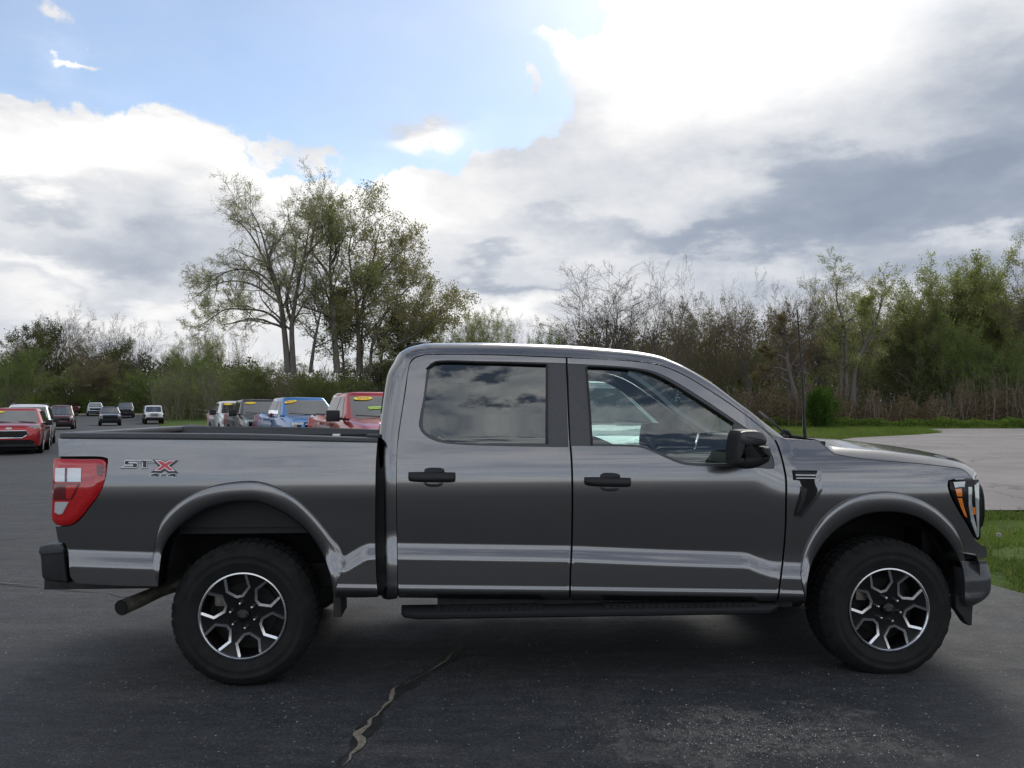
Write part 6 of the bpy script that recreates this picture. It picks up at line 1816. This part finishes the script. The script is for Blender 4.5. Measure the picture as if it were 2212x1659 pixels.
PK = dict(L=5.9, W=2.03, H=1.96, belt=1.33, nose=1.12, cowl=1.31, xc=1.42, xrf=.62, xrr=-.92, xrb=-1.08, deck=1.38, r=.40, fo=.95, wb=3.69, pickup=1, style='pickup', zb=.40, mir=1.45, win=[(1.0, .22, .40, .20), (.10, -.95, .10, -.80)], tumble=.75)
SV = dict(L=4.6, W=1.88, H=1.66, belt=1.06, nose=.98, cowl=1.05, xc=1.22, xrf=.35, xrr=-1.72, xrb=-2.1, r=.345, fo=.93, wb=2.71, style='suv', zb=.24, win=[(.72, -.22, .16, -.22), (-.30, -1.12, -.30, -1.05), (-1.2, -1.78, -1.13, -1.55)], tumble=.74)
JP = dict(L=4.3, W=1.78, H=1.86, belt=1.22, nose=1.12, cowl=1.20, xc=.85, xrf=.55, xrr=-1.85, xrb=-2.0, r=.42, fo=.62, wb=3.0, style='jeep', zb=.45, win=[(.5, -.3, .38, -.3), (-.4, -1.1, -.4, -1.1), (-1.2, -1.85, -1.2, -1.75)], tumble=.86, rim='dark')
BX = dict(SV, L=4.5, W=1.85, H=1.76, belt=1.10, nose=1.02, cowl=1.08, style='boxy', zb=.28, r=.36)
def V(spec, **kw): d = dict(spec); d.update(kw); return d
ROW = 'pickups parked nose to tail in the row'
vehicle(V(PK, col='red', stick=(-.50, .84, '2022', 4), lime=1), 'pickup_truck', 'red pickup with yellow 2022 oval and lime strip on its windscreen, beside the grey cab', 'pickup truck', (-3.6, 21.2), 25, ROW)
vehicle(V(PK, col='blue', chrome=1, mircol='chrome', stick=(-.66, .84, '2023', 18)), 'pickup_truck', 'bright blue pickup with chrome mirror and yellow oval sticker, behind the red pickup', 'pickup truck', (-7.75, 30.4), 29, ROW)
vehicle(V(PK, col='black', stick=(-.52, .84, '', 5)), 'pickup_truck', 'black pickup with a yellow windscreen oval, between the blue and the white pickup', 'pickup truck', (-11.2, 36.6), 27, ROW)
vehicle(V(PK, col='white', stick=(-.50, .84, '', 3)), 'pickup_truck', 'white pickup with yellow windscreen oval, last of the row beside the rail fence', 'pickup truck', (-14.85, 44.4), 27, ROW)
vehicle(V(PK, col='white', chrome=1), 'pickup_truck', 'white pickup whose windscreen shows through the grey pickup\'s front side window', 'pickup truck', (.72, 13.0), 25, ROW)
LC = 'vehicles parked on the left of the lot'
vehicle(V(SV, col='red', H=1.58, stick=(-.74, .82, '', 10)), 'parked_car', 'red compact crossover with chrome edged grille, nearest on the left edge', 'car', (-17.85, 30.0), 25, LC)
vehicle(V(SV, col='white', H=1.74, rails=1, style='boxy'), 'parked_car', 'white crossover with roof rails directly behind the red crossover', 'car', (-20.9, 36.0), 26, LC)
vehicle(V(BX, col='maroon', H=1.84), 'parked_car', 'dark maroon sport utility between the white crossover and the far red one', 'car', (-34.9, 64.5), 25, LC)
vehicle(V(SV, col='silver', style='boxy', H=1.72), 'parked_car', 'pale blue grey car of which only the roof shows above the maroon one', 'car', (-44.2, 79.0), 26, LC)
vehicle(V(BX, col='crimson', L=4.7), 'parked_car', 'red sport utility standing alone at the far edge of the lot', 'car', (-61.0, 115.5), 28, LC)
vehicle(V(SV, col='silver', style='boxy'), 'parked_car', 'light silver car half hidden behind the dark blue grey pickup', 'car', (-53.4, 106.5), 28, LC)
vehicle(V(PK, col='navy', L=5.1, W=1.86, H=1.76, belt=1.18, nose=1.0, cowl=1.14, deck=1.22, xc=1.2, xrb=-.95, xrr=-.8, fo=.85, wb=3.08, r=.37, zb=.34, mir=1.1, xrf=.5, win=[(.8, .12, .3, .12), (.02, -.82, .02, -.68)]), 'pickup_truck', 'small dark blue grey pickup facing the camera, left of the white off roader', 'pickup truck', (-38.2, 79.0), 27, LC)
vehicle(V(BX, col='black', H=1.82, W=1.92), 'parked_car', 'black sport utility between the dark blue grey pickup and the white off roader', 'car', (-46.9, 101.0), 23, LC)
vehicle(V(JP, col='white'), 'off_roader', 'white boxy off roader with seven slot grille, round headlights and black fenders', 'off roader', (-36.9, 85.5), 27, LC)

# --- split rail fence beside the drive ---
M['rail_m'] = mat('weathered_rail', (.42, .41, .39), .9, build=var((.42, .41, .39), .3, 3))
fa, fb_ = (-45.5, 111), (-32.2, 91.5)
fo = empty('rail_fence', (fa[0], fa[1], 0)); tag(fo, 'weathered wooden rail fence along the grass between the off roader and the white pickup', 'fence')
nP = 11; prev = None
for i in range(nP):
    t = i / (nP - 1); x, y = fa[0] + (fb_[0] - fa[0]) * t, fa[1] + (fb_[1] - fa[1]) * t
    g0 = gz(y); q = (x - fa[0], y - fa[1], g0)
    MB().box((q[0] - .07, q[1] - .07, g0 - .1), (q[0] + .07, q[1] + .07, g0 + 1.08), .01).build('post', M['bark'], fo)
    if prev:
        for h_ in (.55, .98):
            a = Vector((prev[0], prev[1], prev[2] + h_)); b = Vector((q[0], q[1], q[2] + h_ + random.uniform(-.05, .05)))
            MB().tube([a, b], .055, 5).build('rail', M['rail_m'], fo)
    prev = q
